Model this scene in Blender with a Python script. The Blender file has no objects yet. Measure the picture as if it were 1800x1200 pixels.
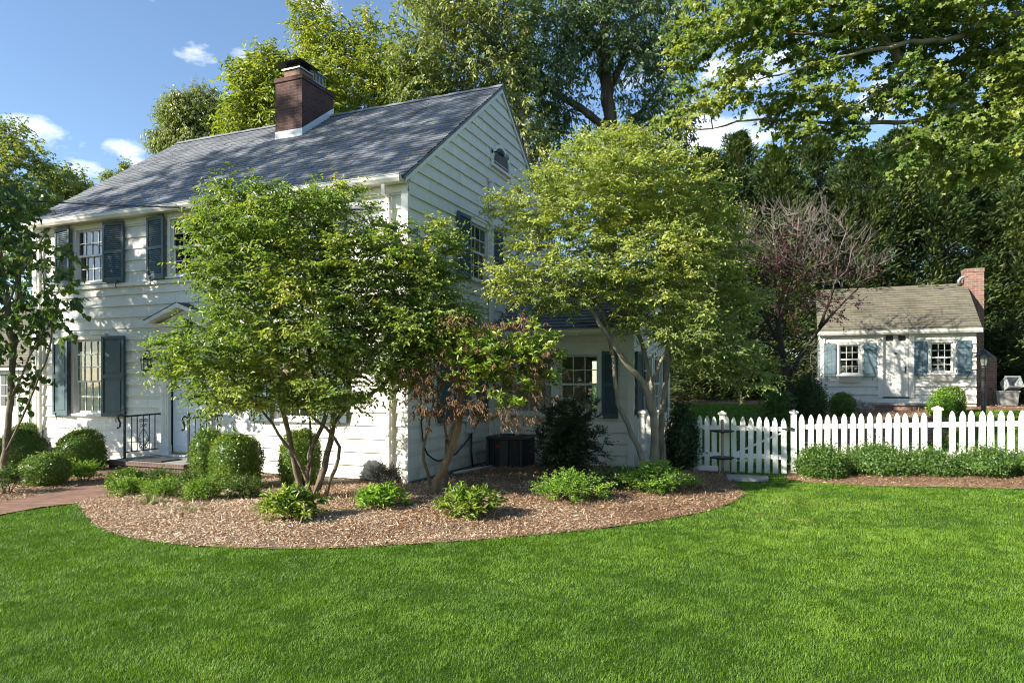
import bpy, math, random
import numpy as np
from mathutils import Vector, Matrix
from mathutils.geometry import delaunay_2d_cdt

C = bpy.context.scene.collection
R = math.radians
rng = np.random.default_rng(7)
random.seed(7)

# ---------------------------------------------------------------- frame of the place
CAMZ = 1.75
TH = R(-22.14)                                   # the house axes are turned from the camera axes
U = np.array([math.cos(TH), math.sin(TH)])       # along the facade, to the right
V = np.array([-math.sin(TH), math.cos(TH)])      # from the facade into the house
K = np.array([-1.769, 11.6])                     # near corner of the house
COT = np.array([13.6, 20.0])                     # near corner of the cottage
SUN_EL = R(27)
SUN_H = np.array([-0.90, -0.436])

def smooth(a, b, x):
    t = np.clip((np.asarray(x, float) - a) / (b - a), 0, 1)
    return t * t * (3 - 2 * t)

def hs(x, y):
    dx, dy = np.asarray(x, float) - K[0], np.asarray(y, float) - K[1]
    return dx * U[0] + dy * U[1], dx * V[0] + dy * V[1]

def hw(a, s, o=None):
    o = K if o is None else o
    return o[0] + a * U[0] + s * V[0], o[1] + a * U[1] + s * V[1]

def gz(x, y):
    "height of the ground"
    a, s = hs(x, y)
    r1 = 0.042 * np.clip(a - 5.0, 0, 6) * np.clip((s + 3) / 6, 0, 1)
    r2 = (0.70 + 0.32 * (1 - smooth(5, 8.5, a))) * smooth(4.4, 13, s) * smooth(1, 3, a)
    r3 = 1.1 * smooth(15, 40, s) * smooth(-4, 6, a)
    return r1 + r2 + r3

def at(px, py, Y):
    "a point of the photo at distance Y"
    return np.array([(px - 900) / 1200 * Y, Y, CAMZ - (py - 670) / 1200 * Y])

def spot(px, py):
    "a point of the photo on the ground"
    Y = 12.0
    for _ in range(30):
        x = (px - 900) / 1200 * Y
        Y = 0.5 * Y + 0.5 * (CAMZ - float(gz(x, Y))) * 1200 / (py - 670)
    return (px - 900) / 1200 * Y, Y

# ---------------------------------------------------------------- scene objects
def tag(o, label=None, cat=None, group=None, kind=None):
    if label: o['label'] = label
    if cat: o['category'] = cat
    if group: o['group'] = group
    if kind: o['kind'] = kind
    return o

def empty(name, loc, rz=0.0, label=None, cat=None, group=None):
    o = bpy.data.objects.new(name, None)
    C.objects.link(o)
    o.location = loc
    o.rotation_euler = (0, 0, rz)
    o.empty_display_size = 0.2
    return tag(o, label, cat, group)

def link(name, me, mat=None, parent=None):
    o = bpy.data.objects.new(name, me)
    C.objects.link(o)
    if parent is not None: o.parent = parent
    if mat is not None and not me.materials:
        for m in (mat if isinstance(mat, (list, tuple)) else [mat]):
            me.materials.append(m)
    return o

def copy_tree(o, parent=None):
    c = o.copy()
    C.objects.link(c)
    if parent is not None: c.parent = parent
    for ch in [q for q in o.children]:
        copy_tree(ch, c)
    return c

class MB:
    "collects hard shapes for one mesh"
    def __init__(self): self.v, self.f, self.m = [], [], []
    def face(self, pts, mi=0):
        n = len(self.v)
        self.v += [tuple(map(float, p)) for p in pts]
        self.f.append(tuple(range(n, n + len(pts))))
        self.m.append(mi)
    def hexa(self, p, mi=0):
        n = len(self.v)
        self.v += [tuple(map(float, q)) for q in p]
        for q in ((0, 3, 2, 1), (4, 5, 6, 7), (0, 1, 5, 4), (1, 2, 6, 5), (2, 3, 7, 6), (3, 0, 4, 7)):
            self.f.append(tuple(n + i for i in q)); self.m.append(mi)
    def box(self, x0, x1, y0, y1, z0, z1, mi=0, fr=None):
        p = [(x0, y0, z0), (x1, y0, z0), (x1, y1, z0), (x0, y1, z0), (x0, y0, z1), (x1, y0, z1), (x1, y1, z1), (x0, y1, z1)]
        if fr: p = [fr(*q) for q in p]
        self.hexa(p, mi)
    def prism(self, poly, lo, hi, fr=None, mi=0):
        "poly in (x, z), swept along y from lo to hi"
        fr = fr or (lambda x, y, z: (x, y, z))
        n, k = len(self.v), len(poly)
        self.v += [tuple(map(float, fr(x, lo, z))) for x, z in poly] + [tuple(map(float, fr(x, hi, z))) for x, z in poly]
        self.f.append(tuple(n + i for i in range(k))); self.m.append(mi)
        self.f.append(tuple(n + k + i for i in reversed(range(k)))); self.m.append(mi)
        for i in range(k):
            j = (i + 1) % k
            self.f.append((n + i, n + k + i, n + k + j, n + j)); self.m.append(mi)
    def tube(self, pts, rad, seg=8, mi=0, cap=True):
        P = [Vector(p) for p in pts]
        rad = rad if isinstance(rad, (list, tuple, np.ndarray)) else [rad] * len(P)
        n0 = len(self.v)
        t0 = (P[1] - P[0]).normalized()
        ref = Vector((0, 0, 1)) if abs(t0.z) < 0.9 else Vector((1, 0, 0))
        e1 = t0.cross(ref).normalized()
        for i, p in enumerate(P):
            t = (P[min(i + 1, len(P) - 1)] - P[max(i - 1, 0)]).normalized()
            e1 = (e1 - t * e1.dot(t)).normalized()
            e2 = t.cross(e1)
            for k in range(seg):
                a = 2 * math.pi * k / seg
                self.v.append(tuple(p + (e1 * math.cos(a) + e2 * math.sin(a)) * rad[i]))
        for i in range(len(P) - 1):
            for k in range(seg):
                b, c = n0 + i * seg, n0 + (i + 1) * seg
                self.f.append((b + k, b + (k + 1) % seg, c + (k + 1) % seg, c + k)); self.m.append(mi)
        if cap:
            self.f.append(tuple(n0 + k for k in reversed(range(seg)))); self.m.append(mi)
            self.f.append(tuple(n0 + (len(P) - 1) * seg + k for k in range(seg))); self.m.append(mi)
    def lathe(self, prof, c=(0, 0, 0), seg=24, mi=0, fr=None):
        "prof: (r, z) from bottom to top"
        n0 = len(self.v)
        for r, z in prof:
            for k in range(seg):
                a = 2 * math.pi * k / seg
                p = (c[0] + r * math.cos(a), c[1] + r * math.sin(a), c[2] + z)
                self.v.append(tuple(fr(*p)) if fr else p)
        for i in range(len(prof) - 1):
            for k in range(seg):
                b, d = n0 + i * seg, n0 + (i + 1) * seg
                self.f.append((b + k, b + (k + 1) % seg, d + (k + 1) % seg, d + k)); self.m.append(mi)
        self.f.append(tuple(n0 + k for k in reversed(range(seg)))); self.m.append(mi)
        self.f.append(tuple(n0 + (len(prof) - 1) * seg + k for k in range(seg))); self.m.append(mi)
    def build(self, name, mat, parent=None, smooth_=False, bevel=0.0):
        me = bpy.data.meshes.new(name)
        me.from_pydata(self.v, [], self.f)
        me.polygons.foreach_set('material_index', self.m)
        if smooth_:
            me.polygons.foreach_set('use_smooth', [True] * len(self.f))
        me.update()
        o = link(name, me, mat, parent)
        if bevel:
            b = o.modifiers.new('bevel', 'BEVEL'); b.width = bevel; b.segments = 2; b.limit_method = 'ANGLE'
        return o

def np_mesh(name, verts, faces, mat, parent=None, rnd=None, smooth_=False):
    "faces: (n, k) array with one k"
    verts = np.ascontiguousarray(verts, np.float32)
    me = bpy.data.meshes.new(name)
    fl = faces if isinstance(faces, list) else [faces]
    me.vertices.add(len(verts)); me.vertices.foreach_set('co', verts.ravel())
    loops = np.concatenate([f.ravel() for f in fl]).astype(np.int32)
    tot = np.concatenate([np.full(len(f), f.shape[1], np.int32) for f in fl])
    st = np.concatenate([[0], np.cumsum(tot)[:-1]]).astype(np.int32)
    me.loops.add(len(loops)); me.loops.foreach_set('vertex_index', loops)
    me.polygons.add(len(tot)); me.polygons.foreach_set('loop_start', st); me.polygons.foreach_set('loop_total', tot)
    if smooth_: me.polygons.foreach_set('use_smooth', np.ones(len(tot), bool))
    if rnd is not None:
        at_ = me.attributes.new('rnd', 'FLOAT', 'POINT')
        at_.data.foreach_set('value', np.ascontiguousarray(rnd, np.float32))
    me.update(calc_edges=True)
    return link(name, me, mat, parent)

# ---------------------------------------------------------------- materials
class Mat:
    def __init__(self, name):
        self.m = bpy.data.materials.new(name)
        self.m.use_nodes = True
        self.nt = self.m.node_tree
        self.nt.nodes.clear()
        self.out = self.n('ShaderNodeOutputMaterial')
    def n(self, t, **kw):
        x = self.nt.nodes.new(t)
        for k, v in kw.items():
            if k in x.inputs: x.inputs[k].default_value = v
            else: setattr(x, k, v)
        return x
    def l(self, a, b): self.nt.links.new(a, b)
    def coord(self, kind='Object', scale=(1, 1, 1)):
        t = self.n('ShaderNodeTexCoord'); mp = self.n('ShaderNodeMapping')
        mp.inputs['Scale'].default_value = scale
        self.l(t.outputs[kind], mp.inputs[0])
        return mp.outputs[0]
    def noise(self, vec, scale=5.0, detail=4.0, rough=0.55, dim=None):
        x = self.n('ShaderNodeTexNoise', Scale=scale, Detail=detail, Roughness=rough)
        self.l(vec, x.inputs['Vector'])
        return x.outputs[0]
    def ramp(self, fac, stops):
        x = self.n('ShaderNodeValToRGB')
        e = x.color_ramp.elements
        while len(e) < len(stops): e.new(0.5)
        for i, (p, c) in enumerate(stops):
            e[i].position = p
            e[i].color = (c, c, c, 1) if isinstance(c, (int, float)) else tuple(c) + (1,)
        self.l(fac, x.inputs[0])
        return x.outputs[0]
    def mix(self, fac, a, b, mode='MIX'):
        x = self.n('ShaderNodeMix', data_type='RGBA', blend_type=mode)
        for s, val in ((0, fac), (6, a), (7, b)):
            if isinstance(val, (int, float)): x.inputs[s].default_value = val
            elif isinstance(val, (tuple, list)): x.inputs[s].default_value = tuple(val) + (1,)
            else: self.l(val, x.inputs[s])
        return x.outputs[2]
    def math(self, op, a, b=0.0):
        x = self.n('ShaderNodeMath', operation=op)
        for i, val in enumerate((a, b)):
            if isinstance(val, (int, float)): x.inputs[i].default_value = val
            else: self.l(val, x.inputs[i])
        return x.outputs[0]
    def bump(self, h, strength=0.3, dist=0.01):
        x = self.n('ShaderNodeBump', Strength=strength, Distance=dist)
        self.l(h, x.inputs['Height'])
        return x.outputs[0]
    def bsdf(self, col, rough=0.6, spec=0.4, metal=0.0, normal=None, connect=True):
        b = self.n('ShaderNodeBsdfPrincipled', Roughness=rough, Metallic=metal)
        b.inputs['Specular IOR Level'].default_value = spec
        if isinstance(col, (tuple, list)): b.inputs['Base Color'].default_value = tuple(col) + (1,)
        else: self.l(col, b.inputs['Base Color'])
        if normal is not None: self.l(normal, b.inputs['Normal'])
        if connect: self.l(b.outputs[0], self.out.inputs[0])
        return b

def plain(name, col, rough=0.5, spec=0.4, metal=0.0, var=0.12, scale=9.0, bump=0.0):
    m = Mat(name); v = m.coord()
    f = m.noise(v, scale, 5)
    c = m.mix(m.ramp(f, [(0.3, 0.0), (0.7, 1.0)]), [x * (1 - var) for x in col], [min(1, x * (1 + var)) for x in col])
    m.bsdf(c, rough, spec, metal, m.bump(m.noise(v, scale * 8, 4), bump, 0.01) if bump else None)
    return m.m

def paint_white(name, base=(0.80, 0.80, 0.77), dirt=0.25, streak=True):
    m = Mat(name)
    v = m.coord('Object', (1.2, 1.2, 0.35))
    f = m.ramp(m.noise(v, 3.5, 6, 0.65), [(0.48, 0.0), (0.78, 1.0)])
    fine = m.noise(m.coord('Object', (30, 30, 3)), 1.0, 3)
    c = m.mix(m.math('MULTIPLY', f, dirt), base, (0.52, 0.54, 0.47))
    c = m.mix(m.math('MULTIPLY', fine, 0.10), c, (0.62, 0.62, 0.58))
    m.bsdf(c, 0.45, 0.35, 0, m.bump(m.noise(m.coord('Object', (4, 4, 60)), 1.0, 3), 0.12, 0.003))
    return m.m

def siding_mat(name):
    "painted boards: butt joints, slight tone changes board to board, green algae low down"
    m = Mat(name)
    tc = m.n('ShaderNodeTexCoord'); sx = m.n('ShaderNodeSeparateXYZ'); m.l(tc.outputs['Object'], sx.inputs[0])
    along = m.math('ADD', sx.outputs[0], sx.outputs[1])
    cb = m.n('ShaderNodeCombineXYZ'); m.l(along, cb.inputs[0]); m.l(sx.outputs[2], cb.inputs[1])
    br = m.n('ShaderNodeTexBrick', Scale=1.0, offset=0.37, squash=1.0)
    br.inputs['Color1'].default_value = (0.80, 0.78, 0.70, 1); br.inputs['Color2'].default_value = (0.735, 0.715, 0.64, 1)
    br.inputs['Mortar'].default_value = (0.48, 0.47, 0.43, 1)
    br.inputs['Mortar Size'].default_value = 0.003; br.inputs['Brick Width'].default_value = 1.22; br.inputs['Row Height'].default_value = 0.2325
    m.l(cb.outputs[0], br.inputs[0])
    f = m.ramp(m.noise(m.coord('Object', (1.5, 1.5, 0.4)), 3.0, 6, 0.65), [(0.5, 0.0), (0.8, 1.0)])
    c = m.mix(m.math('MULTIPLY', f, 0.42), br.outputs[0], (0.47, 0.485, 0.41))
    low = m.math('MULTIPLY', m.ramp(sx.outputs[2], [(0.0, 1.0), (0.42, 0.0)]), m.ramp(m.noise(m.coord('Object', (1, 1, 1)), 5.0, 6, 0.7), [(0.42, 0.0), (0.62, 1.0)]))
    c = m.mix(m.math('MULTIPLY', low, 0.55), c, (0.20, 0.22, 0.10))
    m.bsdf(c, 0.45, 0.3, 0, m.bump(m.noise(m.coord('Object', (3, 3, 50)), 1.0, 4), 0.2, 0.003))
    return m.m

def shingle_mat(name, c1, c2, mortar, tabw=0.32, row=0.142, moss=0.0):
    m = Mat(name)
    tc = m.n('ShaderNodeTexCoord')
    br = m.n('ShaderNodeTexBrick', Scale=1.0, offset=0.5)
    br.inputs['Color1'].default_value = c1 + (1,); br.inputs['Color2'].default_value = c2 + (1,); br.inputs['Mortar'].default_value = mortar + (1,)
    br.inputs['Mortar Size'].default_value = 0.004; br.inputs['Brick Width'].default_value = tabw; br.inputs['Row Height'].default_value = row
    br.inputs['Bias'].default_value = -0.1
    m.l(tc.outputs['UV'], br.inputs[0])
    n1 = m.noise(tc.outputs['Object'], 90, 3)
    c = m.mix(m.math('MULTIPLY', n1, 0.55), br.outputs[0], tuple(x * 0.45 for x in c1))
    n2 = m.ramp(m.noise(tc.outputs['Object'], 0.9, 5, 0.6), [(0.35, 0.0), (0.7, 1.0)])
    c = m.mix(m.math('MULTIPLY', n2, 0.30), c, tuple(min(1, x * 1.5) for x in c2))
    if moss:
        n3 = m.ramp(m.noise(m.coord('Object', (0.7, 1.6, 1.6)), 2.2, 7, 0.7), [(0.46, 0.0), (0.66, 1.0)])
        c = m.mix(m.math('MULTIPLY', n3, moss), c, (0.075, 0.075, 0.04))
    m.bsdf(c, 0.75, 0.35, 0, m.bump(m.noise(tc.outputs['Object'], 160, 2), 0.5, 0.004))
    return m.m

def brick_mat(name, c1=(0.24, 0.085, 0.06), c2=(0.13, 0.055, 0.045), mortar=(0.27, 0.23, 0.20), w=0.21, h=0.072, coord='UV', scale=1.0, soot=0.0):
    m = Mat(name)
    tc = m.n('ShaderNodeTexCoord')
    br = m.n('ShaderNodeTexBrick', Scale=scale, offset=0.5)
    br.inputs['Color1'].default_value = c1 + (1,); br.inputs['Color2'].default_value = c2 + (1,); br.inputs['Mortar'].default_value = mortar + (1,)
    br.inputs['Mortar Size'].default_value = 0.006; br.inputs['Brick Width'].default_value = w; br.inputs['Row Height'].default_value = h
    m.l(tc.outputs[coord], br.inputs[0])
    f = m.ramp(m.noise(tc.outputs['Object'], 6, 6, 0.7), [(0.4, 0.0), (0.75, 1.0)])
    c = m.mix(m.math('MULTIPLY', f, 0.45 + soot), br.outputs[0], (0.06, 0.045, 0.04))
    h_ = m.math('ADD', m.math('MULTIPLY', br.outputs[1], -1.0), m.math('MULTIPLY', m.noise(tc.outputs['Object'], 60, 4), 0.4))
    m.bsdf(c, 0.85, 0.2, 0, m.bump(h_, 0.6, 0.006))
    return m.m

def leaf_mat(name, stops, trans=0.4, rough=0.40, spec=0.55, tint=(1.25, 1.3, 0.45), big=0.6):
    m = Mat(name)
    a = m.n('ShaderNodeAttribute', attribute_name='rnd')
    g_ = m.n('ShaderNodeNewGeometry')
    nz = m.noise(g_.outputs['Position'], big, 3)
    fac = m.math('ADD', m.math('MULTIPLY', a.outputs['Fac'], 0.75), m.math('MULTIPLY', m.math('SUBTRACT', nz, 0.5), 0.7))
    fac = m.math('ADD', fac, 0.12)
    c = m.ramp(fac, stops)
    b = m.bsdf(c, rough, spec, 0, None, False)
    t = m.n('ShaderNodeBsdfTranslucent')
    m.l(m.mix(1.0, c, tint, 'MULTIPLY'), t.inputs[0])
    mx = m.n('ShaderNodeMixShader'); mx.inputs[0].default_value = trans
    m.l(b.outputs[0], mx.inputs[1]); m.l(t.outputs[0], mx.inputs[2]); m.l(mx.outputs[0], m.out.inputs[0])
    return m.m

def bark_mat(name, c1, c2, scale=8.0, lichen=0.0):
    m = Mat(name)
    v = m.coord('Object', (1, 1, 0.25))
    f = m.noise(v, scale, 7, 0.65)
    c = m.mix(m.ramp(f, [(0.35, 0.0), (0.65, 1.0)]), c1, c2)
    if lichen:
        f2 = m.ramp(m.noise(m.coord('Object'), 7, 5, 0.6), [(0.5, 0.0), (0.62, 1.0)])
        c = m.mix(m.math('MULTIPLY', f2, lichen), c, (0.33, 0.33, 0.24))
    m.bsdf(c, 0.9, 0.15, 0, m.bump(f, 0.8, 0.02))
    return m.m

M = {}
M['siding'] = siding_mat('painted_siding')
def picket_mat():
    m = Mat('picket_paint'); tc = m.n('ShaderNodeTexCoord'); sx = m.n('ShaderNodeSeparateXYZ'); m.l(tc.outputs['Object'], sx.inputs[0])
    oi = m.n('ShaderNodeObjectInfo')
    f = m.ramp(m.noise(m.coord('Object', (14, 14, 3)), 1.5, 6, 0.7), [(0.42, 0.0), (0.72, 1.0)])
    c = m.mix(m.math('MULTIPLY', f, 0.35), (0.80, 0.795, 0.75), (0.50, 0.51, 0.43))
    c = m.mix(m.math('MULTIPLY', oi.outputs['Random'], 0.16), c, (0.55, 0.55, 0.50))
    low = m.math('MULTIPLY', m.ramp(sx.outputs[2], [(0.0, 1.0), (0.30, 0.0)]), m.noise(m.coord('Object', (9, 9, 9)), 2.0, 5))
    c = m.mix(m.math('MULTIPLY', low, 0.9), c, (0.22, 0.24, 0.13))
    m.bsdf(c, 0.5, 0.3, 0, m.bump(m.noise(m.coord('Object', (40, 40, 4)), 1.0, 4), 0.25, 0.003))
    return m.m
M['picket'] = picket_mat()
M['trim'] = paint_white('white_trim', (0.82, 0.80, 0.74), 0.15)
M['gutter'] = paint_white('gutter_white', (0.80, 0.78, 0.69), 0.22)
M['sash'] = paint_white('sash_paint', (0.74, 0.76, 0.74), 0.2)
M['shutter'] = plain('shutter_blue_grey', (0.075, 0.122, 0.137), 0.5, 0.35, 0, 0.13, 6)
M['shutter2'] = plain('shutter_faded_blue', (0.135, 0.205, 0.235), 0.6, 0.3, 0, 0.15, 7)
M['roof'] = shingle_mat('slate_grey_shingles', (0.170, 0.182, 0.203), (0.270, 0.285, 0.31), (0.05, 0.056, 0.068))
M['roof_old'] = shingle_mat('weathered_shingles', (0.17, 0.155, 0.115), (0.225, 0.205, 0.155), (0.06, 0.055, 0.04), 0.26, 0.13, 0.55)
M['brick'] = brick_mat('chimney_brick', (0.13, 0.058, 0.046), (0.065, 0.038, 0.034), (0.14, 0.115, 0.10), soot=0.3)
M['brick_cot'] = brick_mat('orange_brick', (0.31, 0.175, 0.135), (0.225, 0.125, 0.10), (0.40, 0.34, 0.28))
M['brick_step'] = brick_mat('step_brick', (0.17, 0.095, 0.072), (0.10, 0.062, 0.052), (0.22, 0.19, 0.16), 0.075, 0.11)
M['black'] = plain('black_iron', (0.018, 0.018, 0.02), 0.45, 0.5, 0, 0.2, 20)
M['dark_metal'] = plain('dark_grey_metal', (0.035, 0.037, 0.04), 0.5, 0.5, 0, 0.15, 12)
M['galv'] = plain('galvanised_metal', (0.36, 0.37, 0.38), 0.45, 0.5, 0.6, 0.1, 12)
M['flash'] = plain('white_flashing', (0.72, 0.74, 0.74), 0.4, 0.4, 0, 0.08, 4)
M['clay'] = plain('clay_flue', (0.27, 0.165, 0.12), 0.8, 0.2, 0, 0.12, 8)
M['stone'] = plain('flagstone', (0.30, 0.30, 0.28), 0.85, 0.2, 0, 0.2, 7, 0.4)
M['inner'] = plain('inner_plaster', (0.30, 0.27, 0.22), 0.9, 0.1, 0, 0.05, 2)
M['lampshade'] = plain('copper_lampshade', (0.50, 0.13, 0.03), 0.7, 0.2, 0, 0.1, 5)
M['mesh'] = plain('vent_screen', (0.15, 0.15, 0.145), 0.8, 0.2, 0, 0.15, 40)
M['plastic'] = plain('grey_plastic', (0.58, 0.58, 0.55), 0.5, 0.4, 0, 0.1, 5)
M['mat'] = plain('door_mat', (0.09, 0.085, 0.08), 0.95, 0.1, 0, 0.3, 40, 0.6)
M['brass'] = plain('brass_sill', (0.45, 0.32, 0.10), 0.35, 0.5, 0.8, 0.15, 10)
M['red'] = plain('red_badge', (0.35, 0.03, 0.04), 0.4, 0.5)
M['door'] = paint_white('door_paint', (0.70, 0.75, 0.77), 0.1)
M['lampglass'] = plain('lamp_glass', (0.55, 0.55, 0.48), 0.15, 0.6)

def glass():
    m = Mat('window_glass')
    g_ = m.n('ShaderNodeBsdfGlossy', Roughness=0.015)
    g_.inputs[0].default_value = (1, 1, 1, 1)
    t = m.n('ShaderNodeBsdfTransparent'); t.inputs[0].default_value = (0.72, 0.75, 0.73, 1)
    fr = m.n('ShaderNodeFresnel', IOR=1.7)
    nrm = m.bump(m.noise(m.coord(), 2.5, 2), 0.06, 0.02)
    m.l(nrm, g_.inputs['Normal']); 
    mx = m.n('ShaderNodeMixShader')
    m.l(m.math('ADD', fr.outputs[0], 0.06), mx.inputs[0])
    m.l(t.outputs[0], mx.inputs[1]); m.l(g_.outputs[0], mx.inputs[2]); m.l(mx.outputs[0], m.out.inputs[0])
    return m.m
M['glass'] = glass()

# leaves: (position, colour) over the spread of tones on one plant
M['lf_snow'] = leaf_mat('snowbell_leaves', [(0.0, (0.106, 0.176, 0.050)), (0.45, (0.210, 0.313, 0.069)), (0.8, (0.404, 0.451, 0.091)), (1.0, (0.650, 0.436, 0.121))], 0.38)
M['lf_lime'] = leaf_mat('yellow_green_leaves', [(0.0, (0.141, 0.222, 0.067)), (0.4, (0.298, 0.384, 0.096)), (0.8, (0.516, 0.538, 0.138)), (1.0, (0.637, 0.466, 0.148))], 0.4)
M['lf_redbud'] = leaf_mat('redbud_leaves', [(0.0, (0.045, 0.085, 0.031)), (0.5, (0.079, 0.147, 0.037)), (0.9, (0.160, 0.233, 0.043)), (1.0, (0.354, 0.296, 0.068))], 0.4)
M['lf_rhodo'] = leaf_mat('rhododendron_leaves', [(0.0, (0.130, 0.210, 0.037)), (0.5, (0.261, 0.378, 0.056)), (0.85, (0.495, 0.505, 0.084)), (1.0, (0.650, 0.569, 0.094))], 0.3, 0.35, 0.5)
M['lf_dead'] = leaf_mat('withered_leaves', [(0.0, (0.142, 0.082, 0.048)), (0.5, (0.303, 0.175, 0.096)), (1.0, (0.517, 0.374, 0.215))], 0.3, 0.7, 0.2, (0.570, 0.600, 0.600))
M['lf_box'] = leaf_mat('boxwood_leaves', [(0.0, (0.074, 0.143, 0.026)), (0.5, (0.141, 0.232, 0.037)), (0.85, (0.285, 0.345, 0.057)), (1.0, (0.507, 0.418, 0.118))], 0.25, 0.35, 0.5, big=3.0)
M['lf_azalea'] = leaf_mat('azalea_leaves', [(0.0, (0.110, 0.213, 0.029)), (0.5, (0.204, 0.373, 0.045)), (1.0, (0.405, 0.585, 0.073))], 0.38, 0.4, 0.4, big=3.0)
M['lf_laurel'] = leaf_mat('laurel_leaves', [(0.0, (0.081, 0.157, 0.026)), (0.5, (0.177, 0.286, 0.036)), (1.0, (0.386, 0.415, 0.082))], 0.38, 0.35, 0.5, big=3.0)
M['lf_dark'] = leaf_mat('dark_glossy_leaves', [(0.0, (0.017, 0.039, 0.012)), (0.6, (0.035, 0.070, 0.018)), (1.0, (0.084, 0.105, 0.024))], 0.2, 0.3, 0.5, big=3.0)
M['lf_hedge'] = leaf_mat('hedge_leaves', [(0.0, (0.053, 0.109, 0.023)), (0.5, (0.097, 0.187, 0.036)), (1.0, (0.229, 0.329, 0.060))], 0.3, 0.35, 0.5, big=3.0)
M['lf_oak'] = leaf_mat('oak_leaves', [(0.0, (0.060, 0.110, 0.057)), (0.5, (0.108, 0.181, 0.074)), (1.0, (0.235, 0.299, 0.109))], 0.35, 0.4, 0.45, big=0.25)
M['lf_locust'] = leaf_mat('locust_leaves', [(0.0, (0.148, 0.209, 0.036)), (0.5, (0.275, 0.331, 0.051)), (1.0, (0.508, 0.475, 0.090))], 0.42, big=0.25)
M['lf_maple'] = leaf_mat('maple_leaves', [(0.0, (0.094, 0.165, 0.042)), (0.5, (0.190, 0.275, 0.056)), (1.0, (0.432, 0.441, 0.084))], 0.42, big=0.35)
M['lf_willow'] = leaf_mat('willow_leaves', [(0.0, (0.131, 0.185, 0.055)), (0.5, (0.206, 0.260, 0.078)), (1.0, (0.337, 0.370, 0.125))], 0.35, big=0.2)
M['lf_far'] = leaf_mat('distant_tree_leaves', [(0.0, (0.127, 0.185, 0.065)), (0.5, (0.217, 0.276, 0.076)), (1.0, (0.433, 0.438, 0.130))], 0.35, big=0.2)
M['lf_cyp'] = leaf_mat('cypress_leaves', [(0.0, (0.031, 0.061, 0.024)), (0.5, (0.068, 0.113, 0.036)), (0.85, (0.141, 0.179, 0.047)), (1.0, (0.267, 0.255, 0.068))], 0.2, 0.55, 0.25, big=0.5)
M['lf_purple'] = leaf_mat('purple_plum_leaves', [(0.0, (0.038, 0.015, 0.018)), (0.6, (0.076, 0.026, 0.029)), (1.0, (0.191, 0.045, 0.039))], 0.3, 0.4, 0.4, (0.510, 0.650, 0.600))
M['lf_strap'] = leaf_mat('strappy_leaves', [(0.0, (0.07, 0.13, 0.03)), (0.6, (0.14, 0.21, 0.06)), (1.0, (0.34, 0.33, 0.18))], 0.35, big=3.0)
M['lf_twig'] = leaf_mat('dark_twiggy_leaves', [(0.0, (0.02, 0.025, 0.022)), (0.6, (0.04, 0.045, 0.04)), (1.0, (0.07, 0.06, 0.05))], 0.2, big=3.0)
M['bark_snow'] = bark_mat('smooth_brown_bark', (0.10, 0.078, 0.055), (0.19, 0.15, 0.105), 7, 0.35)
M['bark_pale'] = bark_mat('pale_blotchy_bark', (0.19, 0.165, 0.125), (0.36, 0.31, 0.235), 7, 0.4)
M['bark_dark'] = bark_mat('dark_bark', (0.035, 0.030, 0.025), (0.085, 0.07, 0.055), 5)
M['bark_oak'] = bark_mat('oak_bark', (0.06, 0.05, 0.04), (0.15, 0.125, 0.095), 4)
M['bark_maple'] = bark_mat('maple_bark', (0.17, 0.145, 0.11), (0.36, 0.31, 0.23), 4, 0.3)
M['bark_bare'] = bark_mat('bare_grey_twigs', (0.185, 0.16, 0.14), (0.36, 0.32, 0.28), 7)
M['bark_rhodo'] = bark_mat('peeling_brown_bark', (0.12, 0.085, 0.055), (0.24, 0.18, 0.12), 9)
# ---------------------------------------------------------------- foliage tools
def unit(a):
    return a / np.maximum(np.linalg.norm(a, axis=-1, keepdims=True), 1e-9)

def rand_unit(n):
    return unit(rng.normal(size=(n, 3)))

UP = np.array([0.0, 0.0, 1.0])
TOSUN = np.array([SUN_H[0] * math.cos(SUN_EL), SUN_H[1] * math.cos(SUN_EL), math.sin(SUN_EL)])

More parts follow.
